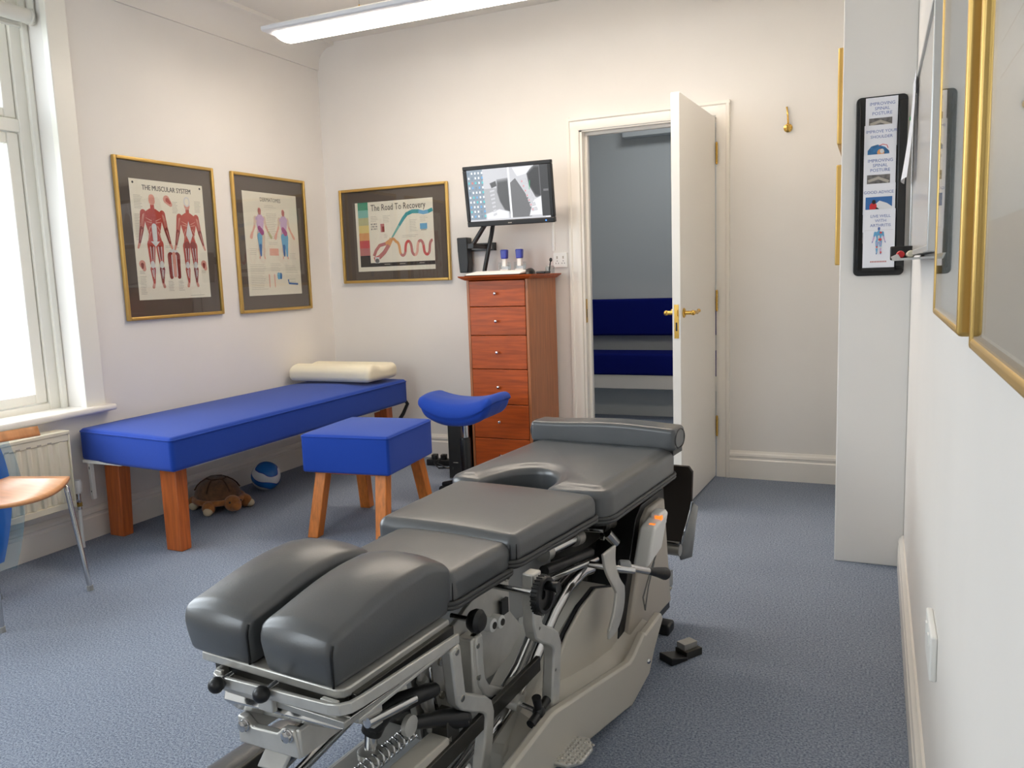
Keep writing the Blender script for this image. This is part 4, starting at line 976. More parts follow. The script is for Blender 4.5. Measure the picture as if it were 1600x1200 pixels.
for i, t in enumerate(tops):
    y = -.0135 - .0060 * i
    rt = thing('leaflet', labs[i], 'leaflet', (3.404 + (-.0005, -.003, -.003, -.002, 0)[i], -1.23 + y, 1.125 + t - .215), group='leaflets in the wall rack')
    mb = MB(); mb.flat = False
    mb.box('paperw', -.0535, .0535, -.0010, .001, 0, .215); mb.build('booklet', rt, smooth=0)
    mb = MB(); mb.flat = True; p = Print(mb, (-.0535, -.0011, 0), (1, 0, 0), (0, 0, 1)); w, h = .107, .215
    if i in (0, 2):
        for k, tx in enumerate(names[i]): p.text(w * .52, h - .028 - .017 * k, tx, .0115, 'inkb', 1)
        p.rect(.012, h - .108, w - .018, h - .073, 'photo', 1); p.band([(.016, h - .095), (.05, h - .085), (.085, h - .10)], .005, 'inkl', 2)
    elif i == 1:
        for k, tx in enumerate(names[i]): p.text(w * .54, h - .028 - .019 * k, tx, .0105, 'inkb', 1)
        p.poly([(.012, h - .115), (.012, h - .09), (.024, h - .075), (.045, h - .07), (.07, h - .08), (.084, h - .095), (.086, h - .115)], 'photob', 1); p.ell(.056, h - .098, .012, .012, 'porange', 2); p.ell(.06, h - .094, .007, .008, 'tendon', 3)
        p.band([(.05, h - .075), (.062, h - .07), (.076, h - .074), (.08, h - .085)], .0012, 'pred', 3)
    elif i == 3:
        p.text(w * .48, h - .036, names[i][0], .0105, 'inkb', 1)
        p.rect(.008, h - .115, w - .010, h - .048, 'pblue2', 1); p.poly([(.03, h - .115), (.04, h - .075), (.055, h - .062), (.08, h - .072), (.097, h - .085), (.097, h - .115)], 'snow', 2)
        p.cap((.034, h - .08), (.034, h - .10), .012, .012, 'markred', 3); p.cap((.036, h - .064), (.036, h - .068), .006, .006, 'ink', 3); p.cap((.046, h - .09), (.056, h - .098), .004, .003, 'ink', 3)
    else:
        for k, tx in enumerate(names[i]): p.text(w * .54, h - .030 - .0165 * k, tx, .0105, 'inkb', 1)
        p.rect(.005, h - .076, w - .005, h - .0755, 'inkl', 1)
        body_print(p, w * .5, .052, .098, ('pblue', 'lilac', 'pblue', 'tendon', 'inkb'))
        p.ell(w * .54, .105, .006, .005, 'pred', 8); p.ell(w * .56, .130, .004, .004, 'pred', 8); p.ell(w * .44, .078, .003, .003, 'pred', 8); p.ell(w * .57, .058, .003, .004, 'pred', 8)
        for k in range(10): p.rect(.026 + .0056 * k, .022, .030 + .0056 * k, .027, 'rose', 1)
    mb.build('cover_print', rt, smooth=0)

# ------------------------------------------------------------------ whiteboard on the right wall
wb = thing('whiteboard', 'whiteboard with aluminium edge on the side wall beside the leaflet rack', 'whiteboard', (XR, -2.35, 1.19))
mb = MB(); mb.box('wboard', -.024, -.002, -.49, .49, .012, .47); mb.build('board', wb, smooth=0)
mb = MB()
for a, b, c, d in ((-.50, -.485, 0, .48), (.485, .50, 0, .48), (-.485, .485, 0, .013), (-.485, .485, .467, .48)): mb.box('wtrim', -.030, -.001, a, b, c, d)
mb.build('edge_trim', wb, bevel=.002)
mb = MB(); mb.prism('wtrim', [(-.001, 0), (-.075, -.002), (-.08, .010), (-.077, .010), (-.072, .002), (-.001, .004)], -.40, .42, 'y', Matrix.Translation((0, 0, -.012)))
mb.build('pen_tray', wb)
mb = MB(); mb.box('black', -.082, -.02, .40, .42, -.012, .028); mb.build('tray_end', wb, bevel=.003)
def pen(x, y, m, lab, cap):
    t = thing('marker_pen', lab, 'marker', (x, y, 1.181 + .0105), group='markers in the whiteboard tray')
    mb = MB(); mb.cyl('white', (0, -.04, .001), (0, .07, .001), .009, n=14); mb.build('barrel', t)
    mb = MB(); mb.lathe(cap, [(.0105, 0), (.0105, .032), (.008, .036)], (0, -.04, .001), (0, -1, 0), 14); mb.build('cap', t)
pen(XR - .058, -2.04, 'red', 'white marker pen with red cap in the whiteboard tray', 'markred')
pen(XR - .033, -2.05, 'white', 'white marker pen with cream cap in the whiteboard tray', 'cream')
mb = MB(); mb.grid('paperw', lambda u, v: Vector((-.032 - .016 * v ** 2 - .012 * (v) * math.sin(u * PI), .07 + .22 * u, .49 - .28 * v)), 10, 10)
mb.prism('green', [(.30 - .15, .38), (.30 - .05, .395), (.30 - .05, .385), (.30 - .15, .37)], -.0405, -.0400, 'x')
o = mb.build('paper_notice', smooth=80); o.location = (XR, -2.16, 1.19); tag(o, 'curling white paper notice hanging on the far top corner of the whiteboard', 'paper')
# socket on the right wall
o = MB(); o.rbox('white', (-.006, 0, 0), (.006, .073, .043), .004, n=(1, 2, 2)); o.box('white', -.0145, -.011, .02, .035, .01, .03); o.box('white', -.0145, -.011, -.035, -.02, .01, .03)
o = o.build('wall_socket'); o.location = (XR, -2.945, .455); tag(o, 'white double wall socket low on the side wall above the skirting', 'socket')

# ------------------------------------------------------------------ the treatment table
# local axes: x across (w), y along from the head cushions (v), z up
tb = thing('chiropractic_table', 'grey leather chiropractic table with split head cushions on a beige and aluminium base', 'treatment table', (2.437, -3.53, 0), -math.atan2(.143, 1.47))


def part(mb, name, par=tb, **k): return mb.build(name, par, **k)


def plate(name, m, poly, w0, w1, par=tb, bevel=.002, **k):   # side-on outline (v, z) given the thickness w0..w1
    return MB().prism(m, poly, w0, w1, 'x').build(name, par, bevel=bevel, **k)


def rod(name, m, pts, r, par=tb, n=14, **k): return MB().tube(m, pts, r, n).build(name, par, smooth=60, **k)


# --- padding
def cush(p, q):
    t = (p.y + 1) / 2
    if p.z > -.2:
        k = (p.z + .2) / 1.2
        q.z += k * (.036 * math.sin(PI / 2 * min(1, t / .68)) ** 1.2 - .016 - .030 * max(0, (t - .76) / .24) ** 1.5)
        q.z -= k * .015 * p.x * p.x
    q.x *= 1 - .10 * ((1 - p.z) / 2) ** 3 + .04 * math.sin(PI * t) * (1 - abs(p.z))
    if p.y < 0: q.y += (.010 * ((1 - p.z) / 2) ** 2 + .012 * max(0, p.z) ** 2 - .012 * (1 - p.x ** 2) * (1 - p.z ** 2)) * min(1, -p.y * 1.2)
    return q
for cx in (-.095, .098):
    o = MB().rbox('leather', (cx, .135, .568), (.085, .176, .061), .016, seg=6, n=(8, 14, 5), fn=cush).build('head_cushion', tb, smooth=85)
    sx = 1
    mb = MB(); P = []
    for z in (.70, .45, .2, -.1, -.4, -.7, -.9):
        q = cush(Vector((.96, -.985, z)), Vector((.96 * .085, -.985 * .176, z * .061))); P.append((q.x + cx, q.y + .135, q.z + .568))
    mb.tube('black', P, .0026, 6); part(mb, 'seam', o, smooth=80, label='dark corner seam')
def pad(name, cx, cy, hx, hy, z0, z1, crown, taper=0, r=.024, fn=None, tilt=0):
    zc = (z0 + z1) / 2; hz = (z1 - z0) / 2
    def f(p, q):
        if p.z > 0: q.z += crown * (1 - p.x ** 2) * (1 - p.y ** 4) * p.z
        q.x *= 1 + taper * p.y
        q.z += tilt * p.y
        return fn(p, q) if fn else q
    mb = MB().rbox('leather', (cx, cy, zc), (hx, hy, hz), r, seg=5, n=(12, 12, 3), fn=f)
    o = mb.build(name, tb, smooth=85)
    mb = MB()
    for dz in (.004, .012):
        P = []
        for x, y, z in loop(hx + .003, hy + .003, 0, r + .004, 6):
            q = f(Vector((x / hx, y / hy, -.9)), Vector((x, y, -hz + dz))); P.append((q.x + cx, q.y + cy, q.z + zc))
        mb.tube('leather_d', P, .0055, 8, closed=True)
    mb.build('piping', o, smooth=80)
    for an in (-1.15, -.55):
        mb = MB(); P = []
        for zz in (-.85, -.5, -.1, .25, .5):
            x = hx - r + (r + .0005) * math.cos(an); y = -hy + r + (r + .0005) * math.sin(an); q = f(Vector((x / hx, y / hy, zz)), Vector((x, y, hz * zz))); P.append((q.x + cx, q.y + cy, q.z + zc))
        mb.tube('black', P, [.0018, .0018, .0016, .0012, .0006], 6); mb.build('corner_pleat', o, smooth=80)
    mb = MB()
    a = [(x * (1 + taper * y / hy) + cx, y + cy, zc - hz - .008 + tilt * y / hy) for x, y, z in loop(hx - .008, hy - .008, 0, r, 4)]; n = len(a)
    mb.add(a + [(x, y, z + .012) for x, y, z in a], [list(range(n))[::-1], list(range(n, 2 * n))] + [(i, (i + 1) % n, n + (i + 1) % n, n + i) for i in range(n)], 'black'); mb.build('pad_board', o)
    return o


pad('chest_pad', .04, .415, .150, .118, .520, .592, .010, taper=.03)
pad('lumbar_pad', .015, .715, .205, .198, .536, .606, .010, taper=.06)


# pelvic pad with the half-moon opening in its near edge: built from offset outlines
def notch_outline(hx, y0, y1, rx, ry, r, off):
    P = []
    hx -= off; ya = y0 + off; yb = y1 - off; rxx = rx + off; ryy = ry + off
    def arc(cx, cy, a0, a1, n, ra, rb):
        for i in range(n + 1): a = a0 + (a1 - a0) * i / n; P.append((cx + ra * math.cos(a), cy + rb * math.sin(a)))
    rr_ = max(r - off, .004)
    arc(hx - rr_, ya + rr_, -PI / 2, 0, 6, rr_, rr_); arc(hx - rr_, yb - rr_, 0, PI / 2, 6, rr_, rr_)
    arc(-hx + rr_, yb - rr_, PI / 2, PI, 6, rr_, rr_); arc(-hx + rr_, ya + rr_, PI, 1.5 * PI, 6, rr_, rr_)
    arc(-.034, y0, PI - .001, 0.001, 24, rxx, ryy); P[-25:] = [(x, max(y, ya)) for x, y in P[-25:]]
    P[-25] = (P[-25][0], ya); P[-1] = (P[-1][0], ya)
    return P
def ring_pad(name, z0, z1, r, crown, args):
    rings = [(0, z0), (0, z1 - r)] + [(r * (1 - math.cos(a)), z1 - r + r * math.sin(a)) for a in [PI / 2 * i / 6 for i in range(1, 7)]] + [(r + .006, z1 + crown * .25), (r + .013, z1 + crown * .45), (r + .022, z1 + crown * .6)]
    mb = MB(); n = None; vs = []; fs = []
    for off, z in rings:
        P = notch_outline(*args, off); n = len(P); vs += [(x, y, z) for x, y in P]
    for i in range(len(rings) - 1):
        for k in range(n): fs.append((i * n + k, i * n + (k + 1) % n, (i + 1) * n + (k + 1) % n, (i + 1) * n + k))
    fs.append(list(range(n))[::-1])
    L = (len(rings) - 1) * n; fs.append(list(range(L, L + n)))
    mb.add(vs, fs, 'leather')
    return mb.build(name, tb, smooth=60)
NA = (.252, .925, 1.500, .106, .185, .05)
pv = ring_pad('pelvic_pad', .520, .606, .022, .014, NA)
mb = MB()
for dz in (.524, .532): mb.tube('leather_d', [(x, y, dz) for x, y in notch_outline(*NA, -.003)], .0055, 8, closed=True)
mb.build('piping', pv, smooth=80)
mb = MB(); P = notch_outline(*NA, .01); n = len(P); mb.add([(x, y, .510) for x, y in P] + [(x, y, .522) for x, y in P], [list(range(n))[::-1], list(range(n, 2 * n))] + [(i, (i + 1) % n, n + (i + 1) % n, n + i) for i in range(n)], 'black'); mb.build('pad_board', pv, smooth=0)
mb = MB().rbox('leather', (0, 1.505, .642), (.258, .052, .038), .015, seg=5, n=(14, 3, 2), fn=lambda p, q: q + Vector((0, 0, .005 * math.sin(p.x * 3 + 1) * (p.z > 0)))); o = mb.build('foot_bolster', tb, smooth=85)
for s in (-1, 1):
    mb = MB(); mb.tube('leather_d', [(s * .2575, 1.505 + .045 * math.cos(a), .640 + .031 * math.sin(a)) for a in [2 * PI * i / 24 for i in range(24)]], .0025, 6, closed=True); mb.build('seam', o, smooth=80)
mb = MB(); mb.box('black', -.25, .25, 1.46, 1.55, .590, .606); mb.build('bolster_board', o)

# --- head piece: tray, hanging frame, knobs, trough
mb = MB(); mb.prism('alu', [(-.150, -.026), (.172, -.026), (.184, -.018), (.188, -.006), (.188, .285), (-.180, .285), (-.180, .03)], .492, .509, 'z'); part(mb, 'cushion_tray', bevel=.003)
mb = MB(); mb.box('darksteel', -.135, .185, -.010, .280, .462, .492); part(mb, 'tray_channel')
plate('tray_rail', 'darksteel', [(-.005, .497), (.285, .499), (.285, .470), (-.005, .458)], .186, .198)
plate('rail_lip', 'alu', [(-.010, .458), (.290, .470), (.290, .463), (-.010, .450)], .176, .206)
mb = MB(); P = [(-.105, .18, .484), (-.105, .0, .480), (-.102, -.030, .480), (-.092, -.046, .480), (-.075, -.052, .4805), (.180, -.052, .491), (.200, -.047, .492), (.211, -.034, .4925), (.215, -.012, .493), (.215, .27, .482)]
for a, b in zip(P[:-1], P[1:]):
    a = Vector(a); b = Vector(b); d = (b - a).normalized(); n = Vector((d.y, -d.x, 0)) * .004; u = Vector((0, 0, .010)); a = a - d * .002; b = b + d * .002
    mb.add([a - n - u, a + n - u, a + n + u, a - n + u, b - n - u, b + n - u, b + n + u, b - n + u], [(0, 1, 2, 3), (7, 6, 5, 4), (0, 4, 5, 1), (1, 5, 6, 2), (2, 6, 7, 3), (3, 7, 4, 0)], 'alu')
part(mb, 'head_frame', bevel=.002)
mb = MB(); mb.box('steel', -.095, .205, -.045, .20, .458, .470); mb.box('alu', .02, .055, -.055, -.043, .452, .492); mb.box('alu', -.09, -.075, -.048, -.04, .462, .496); mb.box('alu', .150, .185, -.040, -.030, .462, .496); part(mb, 'head_plate', bevel=.002)
for x, z in ((-.062, .488), (.048, .497)):
    mb = MB(); mb.cyl('chrome', (x, -.035, z), (x, -.062, z - .002), .0055, n=12); mb.ball('black', (x, -.070, z - .004), (.0145, .015, .0145), 18); part(mb, 'adjusting_knob', smooth=80, label='round black knob on the head piece')
mb = MB()
mb.add([(-.088, -.030, .456), (.208, -.030, .472), (.198, -.044, .454), (-.080, -.044, .440), (.140, -.036, .440), (-.052, -.036, .424), (-.088, .10, .45), (.208, .10, .468), (-.052, .10, .42), (.140, .10, .43)],
       [(0, 1, 2, 3), (3, 2, 4, 5), (5, 4, 9, 8), (1, 7, 9, 4, 2), (0, 3, 5, 8, 6), (6, 8, 9, 7), (0, 6, 7, 1)], 'chrome'); part(mb, 'head_trough', bevel=.002)
mb = MB(); T_ = Matrix.Translation((.028, -.044, .402)) @ Matrix.Diagonal((.86, 1, .86, 1)) @ Matrix.Rotation(math.radians(-4), 4, 'Y')
mb.prism('alu', [(-.080, .028), (-.060, .028), (-.040, .010), (.030, .010), (.046, .024), (.078, .024), (.086, -.034), (-.084, -.030)], -.004, .012, 'y', T_)
mb.box('alu', .076, .088, .0, .12, -.034, .024, T_); mb.box('alu', -.086, -.076, .0, .12, -.030, .026, T_)
o = part(mb, 'front_bracket', bevel=.003)
for x in (-.060, .062):
    mb = MB(); mb.lathe('chrome', [(.012, 0), (.012, .002), (.010, .003), (.0095, .009), (.004, .0115)], T_ @ Vector((x, -.004, .012)), (0, -1, 0), 18); part(mb, 'bolt', o)
mb = MB(); mb.add([(.012, -.030, .382), (.075, -.030, .388), (.055, -.046, .338), (-.008, -.046, .332), (.012, -.022, .380), (.075, -.022, .386), (.055, -.038, .336), (-.008, -.038, .330)], [(0, 1, 2, 3), (7, 6, 5, 4), (0, 4, 5, 1), (1, 5, 6, 2), (2, 6, 7, 3), (3, 7, 4, 0)], 'alu'); part(mb, 'release_tab', bevel=.004)
mb = MB(); mb.cyl('steel', (.10, .03, .43), (.10, .28, .445), .016); mb.cyl('steel', (-.08, .02, .43), (-.08, .30, .44), .016); part(mb, 'guide_rod')
# mechanism behind the head frame
plate('hinge_plate', 'alu', [(.04, .460), (.215, .462), (.215, .450), (.115, .446), (.085, .428), (.085, .395), (.060, .395), (.040, .42)], .165, .176)
plate('latch_plate', 'steel', [(.215, .455), (.300, .440), (.305, .300), (.262, .296), (.228, .345)], .150, .160)
plate('latch_plate', 'chrome', [(.238, .425), (.246, .428), (.250, .380), (.262, .325), (.254, .322), (.240, .378)], .166, .170)
plate('drop_plate', 'steel', [(.21, .450), (.335, .450), (.345, .27), (.24, .265), (.225, .34)], .125, .140)
mb = MB(); mb.box('darksteel', -.12, .12, .06, .30, .395, .448); part(mb, 'drop_housing', bevel=.003)
for v_, z_ in ((.24, .375), (.285, .345), (.285, .415)):
    mb = MB(); mb.cyl('screw', (.155, v_, z_), (.165, v_, z_), .008, n=12); part(mb, 'pivot_pin')
mb = MB(); mb.tube('steel', [(.158, .225, .405), (.160, .245, .375), (.155, .25, .335), (.155, .255, .285)], .012, 10); part(mb, 'pawl', smooth=60)
rod('link_rod', 'chrome', [(.177, .04, .417), (.177, .175, .395)], .009)
mb = MB(); mb.lathe('alu', [(.020, 0), (.020, .010), (.010, .012)], (.165, .165, .345), (1, 0, 0), 18); part(mb, 'washer')
# coil of the lift spring below
mb = MB(); P = [(.135 + .014 * math.cos(2 * PI * t), .02 + .20 * t / 13, .298 + .014 * math.sin(2 * PI * t)) for t in [i / 12 for i in range(13 * 12)]]; mb.tube('chrome', P, .0024, 6); part(mb, 'lift_spring', smooth=80)
mb = MB(); mb.box('beige', .155, .20, -.05, .26, .255, .285); mb.box('alu', .06, .118, -.05, .24, .262, .286); part(mb, 'spring_tray', bevel=.003)
plate('cross_beam', 'darksteel', [(.245, .315), (.285, .325), (.285, .270), (.245, .262)], -.12, .20)
# black lever handles
mb = MB(); mb.tube('black', [(.120, .115, .345), (.128, .120, .366), (.140, .135, .386), (.165, .195, .388), (.178, .235, .384)], [.020, .021, .022, .017, .014], 14); mb.ball('black', (.178, .235, .384), .014, 12); mb.ball('black', (.128, .118, .366), .022, 14); o = part(mb, 'lever_handle', smooth=80, label='black elbow-shaped lever handle')
mb = MB(); mb.cyl('chrome', (.118, .112, .300), (.120, .115, .345), .012); mb.lathe('steel', [(.024, 0), (.024, .012), (.016, .016)], (.117, .112, .298)); mb.build('lever_stem', o)
mb = MB(); mb.tube('black', [(.165, .185, .338), (.180, .24, .322), (.192, .285, .303), (.198, .305, .294)], [.012, .016, .021, .017], 16); mb.ball('black', (.198, .304, .294), .018, 14); part(mb, 'lever_grip', smooth=80, label='tapered black lever grip')
# long rails running down the middle
for w_, m_, a, b in ((.165, 'darksteel', (-.10, .235), (.62, .27)), (-.165, 'darksteel', (-.10, .235), (.62, .27))):
    plate('lift_arm', m_, [(a[0], a[1] + .018), (b[0], b[1] + .018), (b[0], b[1] - .018), (a[0], a[1] - .018)], w_ + .030, w_ + .042)
mb = MB(); mb.rbox('greyen', (0, .30, .100), (.10, .36, .06), .02, n=(4, 8, 2)); part(mb, 'lower_beam', smooth=60)
mb = MB(); mb.rbox('leather', (-.232, .10, .170), (.044, .17, .042), .038, seg=5, n=(3, 8, 2)); o = part(mb, 'arm_rest', smooth=80); 
mb = MB(); mb.tube('alu', [(-.232, .10, .135), (-.22, .12, .115), (-.16, .18, .11), (-.09, .2, .10)], .012, 10); mb.build('arm_rest_bracket', o, smooth=60)

# --- side plates under the pads
plate('side_plate', 'alu', [(.33, .438), (.50, .500), (.60, .505), (.60, .395), (.66, .33), (.60, .292), (.52, .275), (.385, .285), (.345, .34)], .128, .140)
plate('side_plate', 'alu', [(.33, .438), (.50, .500), (.60, .505), (.60, .395), (.66, .33), (.60, .292), (.52, .275), (.385, .285), (.345, .34)], -.140, -.128)
plate('upper_plate', 'greyen', [(.52, .520), (.80, .520), (.90, .45), (.88, .37), (.72, .33), (.60, .36), (.54, .43)], .104, .116)
mb = MB(); mb.box('steel', -.12, .125, .30, .345, .418, .448); mb.box('steel', .125, .175, .305, .335, .418, .446); part(mb, 'tie_block', bevel=.003)
mb = MB(); mb.box('steel', .110, .172, .30, .33, .338, .362); part(mb, 'stop_block', bevel=.003)
mb = MB(); mb.box('alu', .142, .178, .375, .412, .285, .425); o = part(mb, 'guide_block', bevel=.004)
for z in (.335, .405):
    mb = MB(); mb.cyl('screw', (.178, .394, z), (.182, .394, z), .006, n=12); mb.build('screw', o)
for w_, v_, z_ in ((.160, .525, .402), (.160, .49, .408)):
    mb = MB(); mb.lathe('white', [(.015, 0), (.015, .022), (.009, .024)], (w_ - .02, v_, z_), (1, 0, 0), 18); mb.cyl('darksteel', (w_ + .002, v_, z_), (w_ + .006, v_, z_), .008, n=14); part(mb, 'roller')
mb = MB(); mb.box('black', .145, .152, .545, .575, .405, .440); part(mb, 'rubber_stop')
mb = MB(); mb.lathe('black', [(.010, 0), (.020, .004), (.025, .014), (.025, .024), (.018, .032), (.006, .034)], (.175, .375, .470), (1, 0, 0), 20); mb.cyl('chrome', (.13, .375, .470), (.176, .375, .470), .006); part(mb, 'tension_knob', label='ribbed black knob under the chest pad')
# hand wheel
mb = MB(); W0 = Vector((.290, .475, .507))
mb.lathe('black', [(.012, -.006), (.034, -.006), (.040, -.002), (.041, .010), (.038, .016), (.031, .016), (.029, .008), (.010, .007), (.010, .002)], W0, (1, 0, 0), 40)
for k in range(28):
    a = 2 * PI * k / 28; mb.cyl('black', W0 + Vector((-.003, .0405 * math.cos(a), .0405 * math.sin(a))), W0 + Vector((.011, .0405 * math.cos(a), .0405 * math.sin(a))), .0022, n=6)
mb.cyl('black', W0 + Vector((.006, .014, .016)), W0 + Vector((.036, .014, .016)), .009, .012, 14)
o = part(mb, 'hand_wheel', smooth=40, label='black hand wheel')
rod('wheel_shaft', 'chrome', [(.12, .475, .507), (.288, .475, .507)], .0065, o)
mb = MB(); mb.cyl('steel', (.155, .505, .520), (.195, .505, .520), .011); mb.cyl('darksteel', (.195, .505, .520), (.197, .505, .520), .006); part(mb, 'bearing_sleeve')

# --- cast brackets with foot pedal
def sbar(name, pts, w0, w1, th, m='alu'):   # a flat cast bar that follows (v, z) points
    L = []; R = []
    n = len(pts)
    for i, q in enumerate(pts):
        a = pts[max(0, i - 1)]; b = pts[min(n - 1, i + 1)]; dx, dy = b[0] - a[0], b[1] - a[1]; l = math.hypot(dx, dy)
        L.append((q[0] - dy / l * th, q[1] + dx / l * th)); R.append((q[0] + dy / l * th, q[1] - dx / l * th))
    return MB().prism(m, L + R[::-1], w0, w1, 'x').build(name, tb, bevel=.004, smooth=50)
b1 = sbar('pedal_arm', [(.268, .462), (.270, .44), (.276, .385), (.280, .352), (.292, .338), (.325, .318), (.362, .298), (.378, .284), (.384, .265), (.375, .21), (.352, .14), (.345, .06)], .186, .212, .017)
for v_, z_ in ((.272, .452), (.284, .350)):
    mb = MB(); mb.lathe('screw', [(.009, 0), (.009, .003), (.006, .005), (.003, .005)], (.208, v_, z_), (1, 0, 0), 16); mb.build('bolt', b1)
mb = MB(); mb.cyl('steel', (.13, .272, .452), (.187, .272, .452), .012); mb.build('pivot_sleeve', b1)
b2 = sbar('pedal_arm', [(.508, .540), (.507, .50), (.505, .43), (.512, .405), (.535, .388), (.568, .370), (.588, .354), (.596, .335), (.592, .30), (.580, .22), (.572, .15), (.568, .118)], .238, .266, .0195)
for v_, z_ in ((.512, .412), (.582, .285), (.576, .20)):
    mb = MB(); mb.lathe('screw', [(.007, 0), (.007, .002), (.004, .004)], (.262, v_, z_), (1, 0, 0), 14); mb.build('bolt', b2)
mb = MB(); PO = [(.245, .54), (.262, .51), (.320, .515), (.345, .545), (.345, .60), (.322, .635), (.268, .630), (.245, .60)]
TP = Matrix.Translation((0, 0, 0)); mb.prism('alu', PO, .096, .106, 'z')
o = mb.build('foot_pedal', b2, bevel=.003, label='cast pedal with studded tread')
mb = MB()
for i in range(9):
    for j in range(9):
        x = .256 + .0105 * i; y = .522 + .0128 * j + (.0064 if i % 2 else 0)
        if abs(x - .297) / .05 + abs(y - .573) / .075 < 1.45 and x < .342 and .516 < y < .628: mb.cyl('steel', (x, y, .1055), (x, y, .108), .0050, .0024, 6)
mb.build('tread', o, smooth=0)
# clamp with star knob
sbar('clamp_arm', [(.400, .425), (.400, .37), (.405, .32), (.425, .290), (.470, .262), (.515, .232), (.540, .216)], .158, .182, .013)
mb = MB(); mb.cyl('alu', (.150, .505, .238), (.215, .505, .228), .019); mb.cyl('chrome', (.21, .505, .229), (.252, .505, .222), .006, n=12); mb.cyl('alu', (.165, .560, .24), (.165, .585, .20), .018); o = part(mb, 'clamp_boss')
mb = MB(); K = Vector((.255, .505, .221))
mb.lathe('black', [(.008, -.006), (.014, -.002), (.014, .012), (.009, .017)], K, (1, 0, 0), 18)
for k in range(4):
    a = PI / 2 * k + .25; mb.tube('black', [K + Vector((.005, 0, 0)), K + Vector((.006, .018 * math.cos(a), .018 * math.sin(a))), K + Vector((.006, .040 * math.cos(a), .040 * math.sin(a)))], [.010, .009, .0105], 12)
mb.build('star_knob', o, smooth=60, label='black four-lobed star knob')
mb = MB(); mb.lathe('black', [(.014, 0), (.014, .014), (.007, .014)], (.170, .448, .255), (1, 0, 0), 18); part(mb, 'rubber_bush')

# --- base housing
bod = [(.44, .03), (.47, .13), (.60, .185), (.68, .225), (.75, .278), (.85, .312), (.95, .326), (1.06, .300), (1.16, .25), (1.42, .25), (1.42, .03)]
plate('base_housing', 'beige', bod, -.195, .195, bevel=.012)
dome = [(.660, .205), (.700, .245), (.755, .286), (.840, .322), (.935, .338), (1.055, .300), (1.085, .215), (1.068, .125), (.90, .135), (.76, .165)]
dm = Vector((.88, .235))
plate('cover_gap_shade', 'black', [(dm.x + (a - dm.x) * 1.018, dm.y + (b - dm.y) * 1.03) for a, b in dome], .194, .203, bevel=0)  # black plate paints the shade in the gap round the side cover
plate('side_cover', 'beige', dome, .203, .214, bevel=.004)
plate('side_cover', 'beige', dome, -.208, -.200, bevel=.003)
plate('cover_edge', 'darksteel', [(1.068, .330), (1.105, .120), (1.125, .120), (1.095, .330)], .198, .212)
for w_, r_, dz in ((.172, .017, .020), (.138, .010, .022), (-.17, .012, .018)):
    P = [(w_, v_, z_ + dz) for v_, z_ in ((.985, .352), (.930, .362), (.840, .350), (.755, .312), (.690, .268), (.625, .222), (.52, .180), (.36, .14), (.10, .09))]
    rod('track_rail', 'chrome', P, r_)
mb = MB(); mb.box('greyen', -.15, .15, -.02, .60, .04, .075); part(mb, 'base_tray', bevel=.004)
plate('carriage_plate', 'greyen', [(.46, .345), (.60, .395), (.72, .36), (.70, .30), (.56, .22), (.46, .24)], .092, .102)
# low side beams with the kink and raised tail
beam = [(.02, .120), (.34, .196), (.520, .216), (.540, .214), (.975, .130), (1.005, .136), (1.085, .170), (1.095, .160), (1.225, .172), (1.240, .150), (1.165, .085), (1.12, .030), (.985, .0), (.93, .012), (.52, .085), (.40, .095), (.02, .03)]
for s in (1, -1):
    o = plate('base_beam', 'beige', beam, s * .278 - .012, s * .278 + .012, bevel=.006)
    mb = MB(); mb.lathe('chrome', [(.008, 0), (.008, .002), (.006, .006), (.002, .008)], (s * .290, 1.105, .075), (s, 0, 0), 16); mb.build('bolt', o)
    mb = MB(); mb.box('beige', min(s * .19, s * .27), max(s * .19, s * .27), .95, 1.15, .02, .10); mb.build('beam_bracket', o)
for v_ in (.05, 1.46):
    mb = MB(); mb.rbox('black', (0, v_, .018), (.24, .03, .018), .008, n=(4, 1, 1)); part(mb, 'base_foot')
mb = MB(); mb.box('greyen', -.19, .19, .02, .10, .03, .06); part(mb, 'front_cross_member')
sk = [(.46, .095, .10), (.54, .175, .155), (.70, .190, .160), (.90, .150, .112), (1.02, .135, .100), (1.10, .140, .115), (1.22, .150, .13)]
for s in (1, -1):
    mb = MB(); v = [(s * .190, a, b + .012) for a, b, c in sk] + [(s * .268, a, c) for a, b, c in sk] + [(s * .268, a, c - .012) for a, b, c in sk] + [(s * .190, a, b) for a, b, c in sk]; n = len(sk)
    mb.add(v, [(r * n + i, r * n + i + 1, ((r + 1) % 4) * n + i + 1, ((r + 1) % 4) * n + i) for r in range(4) for i in range(n - 1)] + [(0, n, 2 * n, 3 * n), (n - 1, 4 * n - 1, 3 * n - 1, 2 * n - 1)], 'beige'); part(mb, 'lower_skirt')
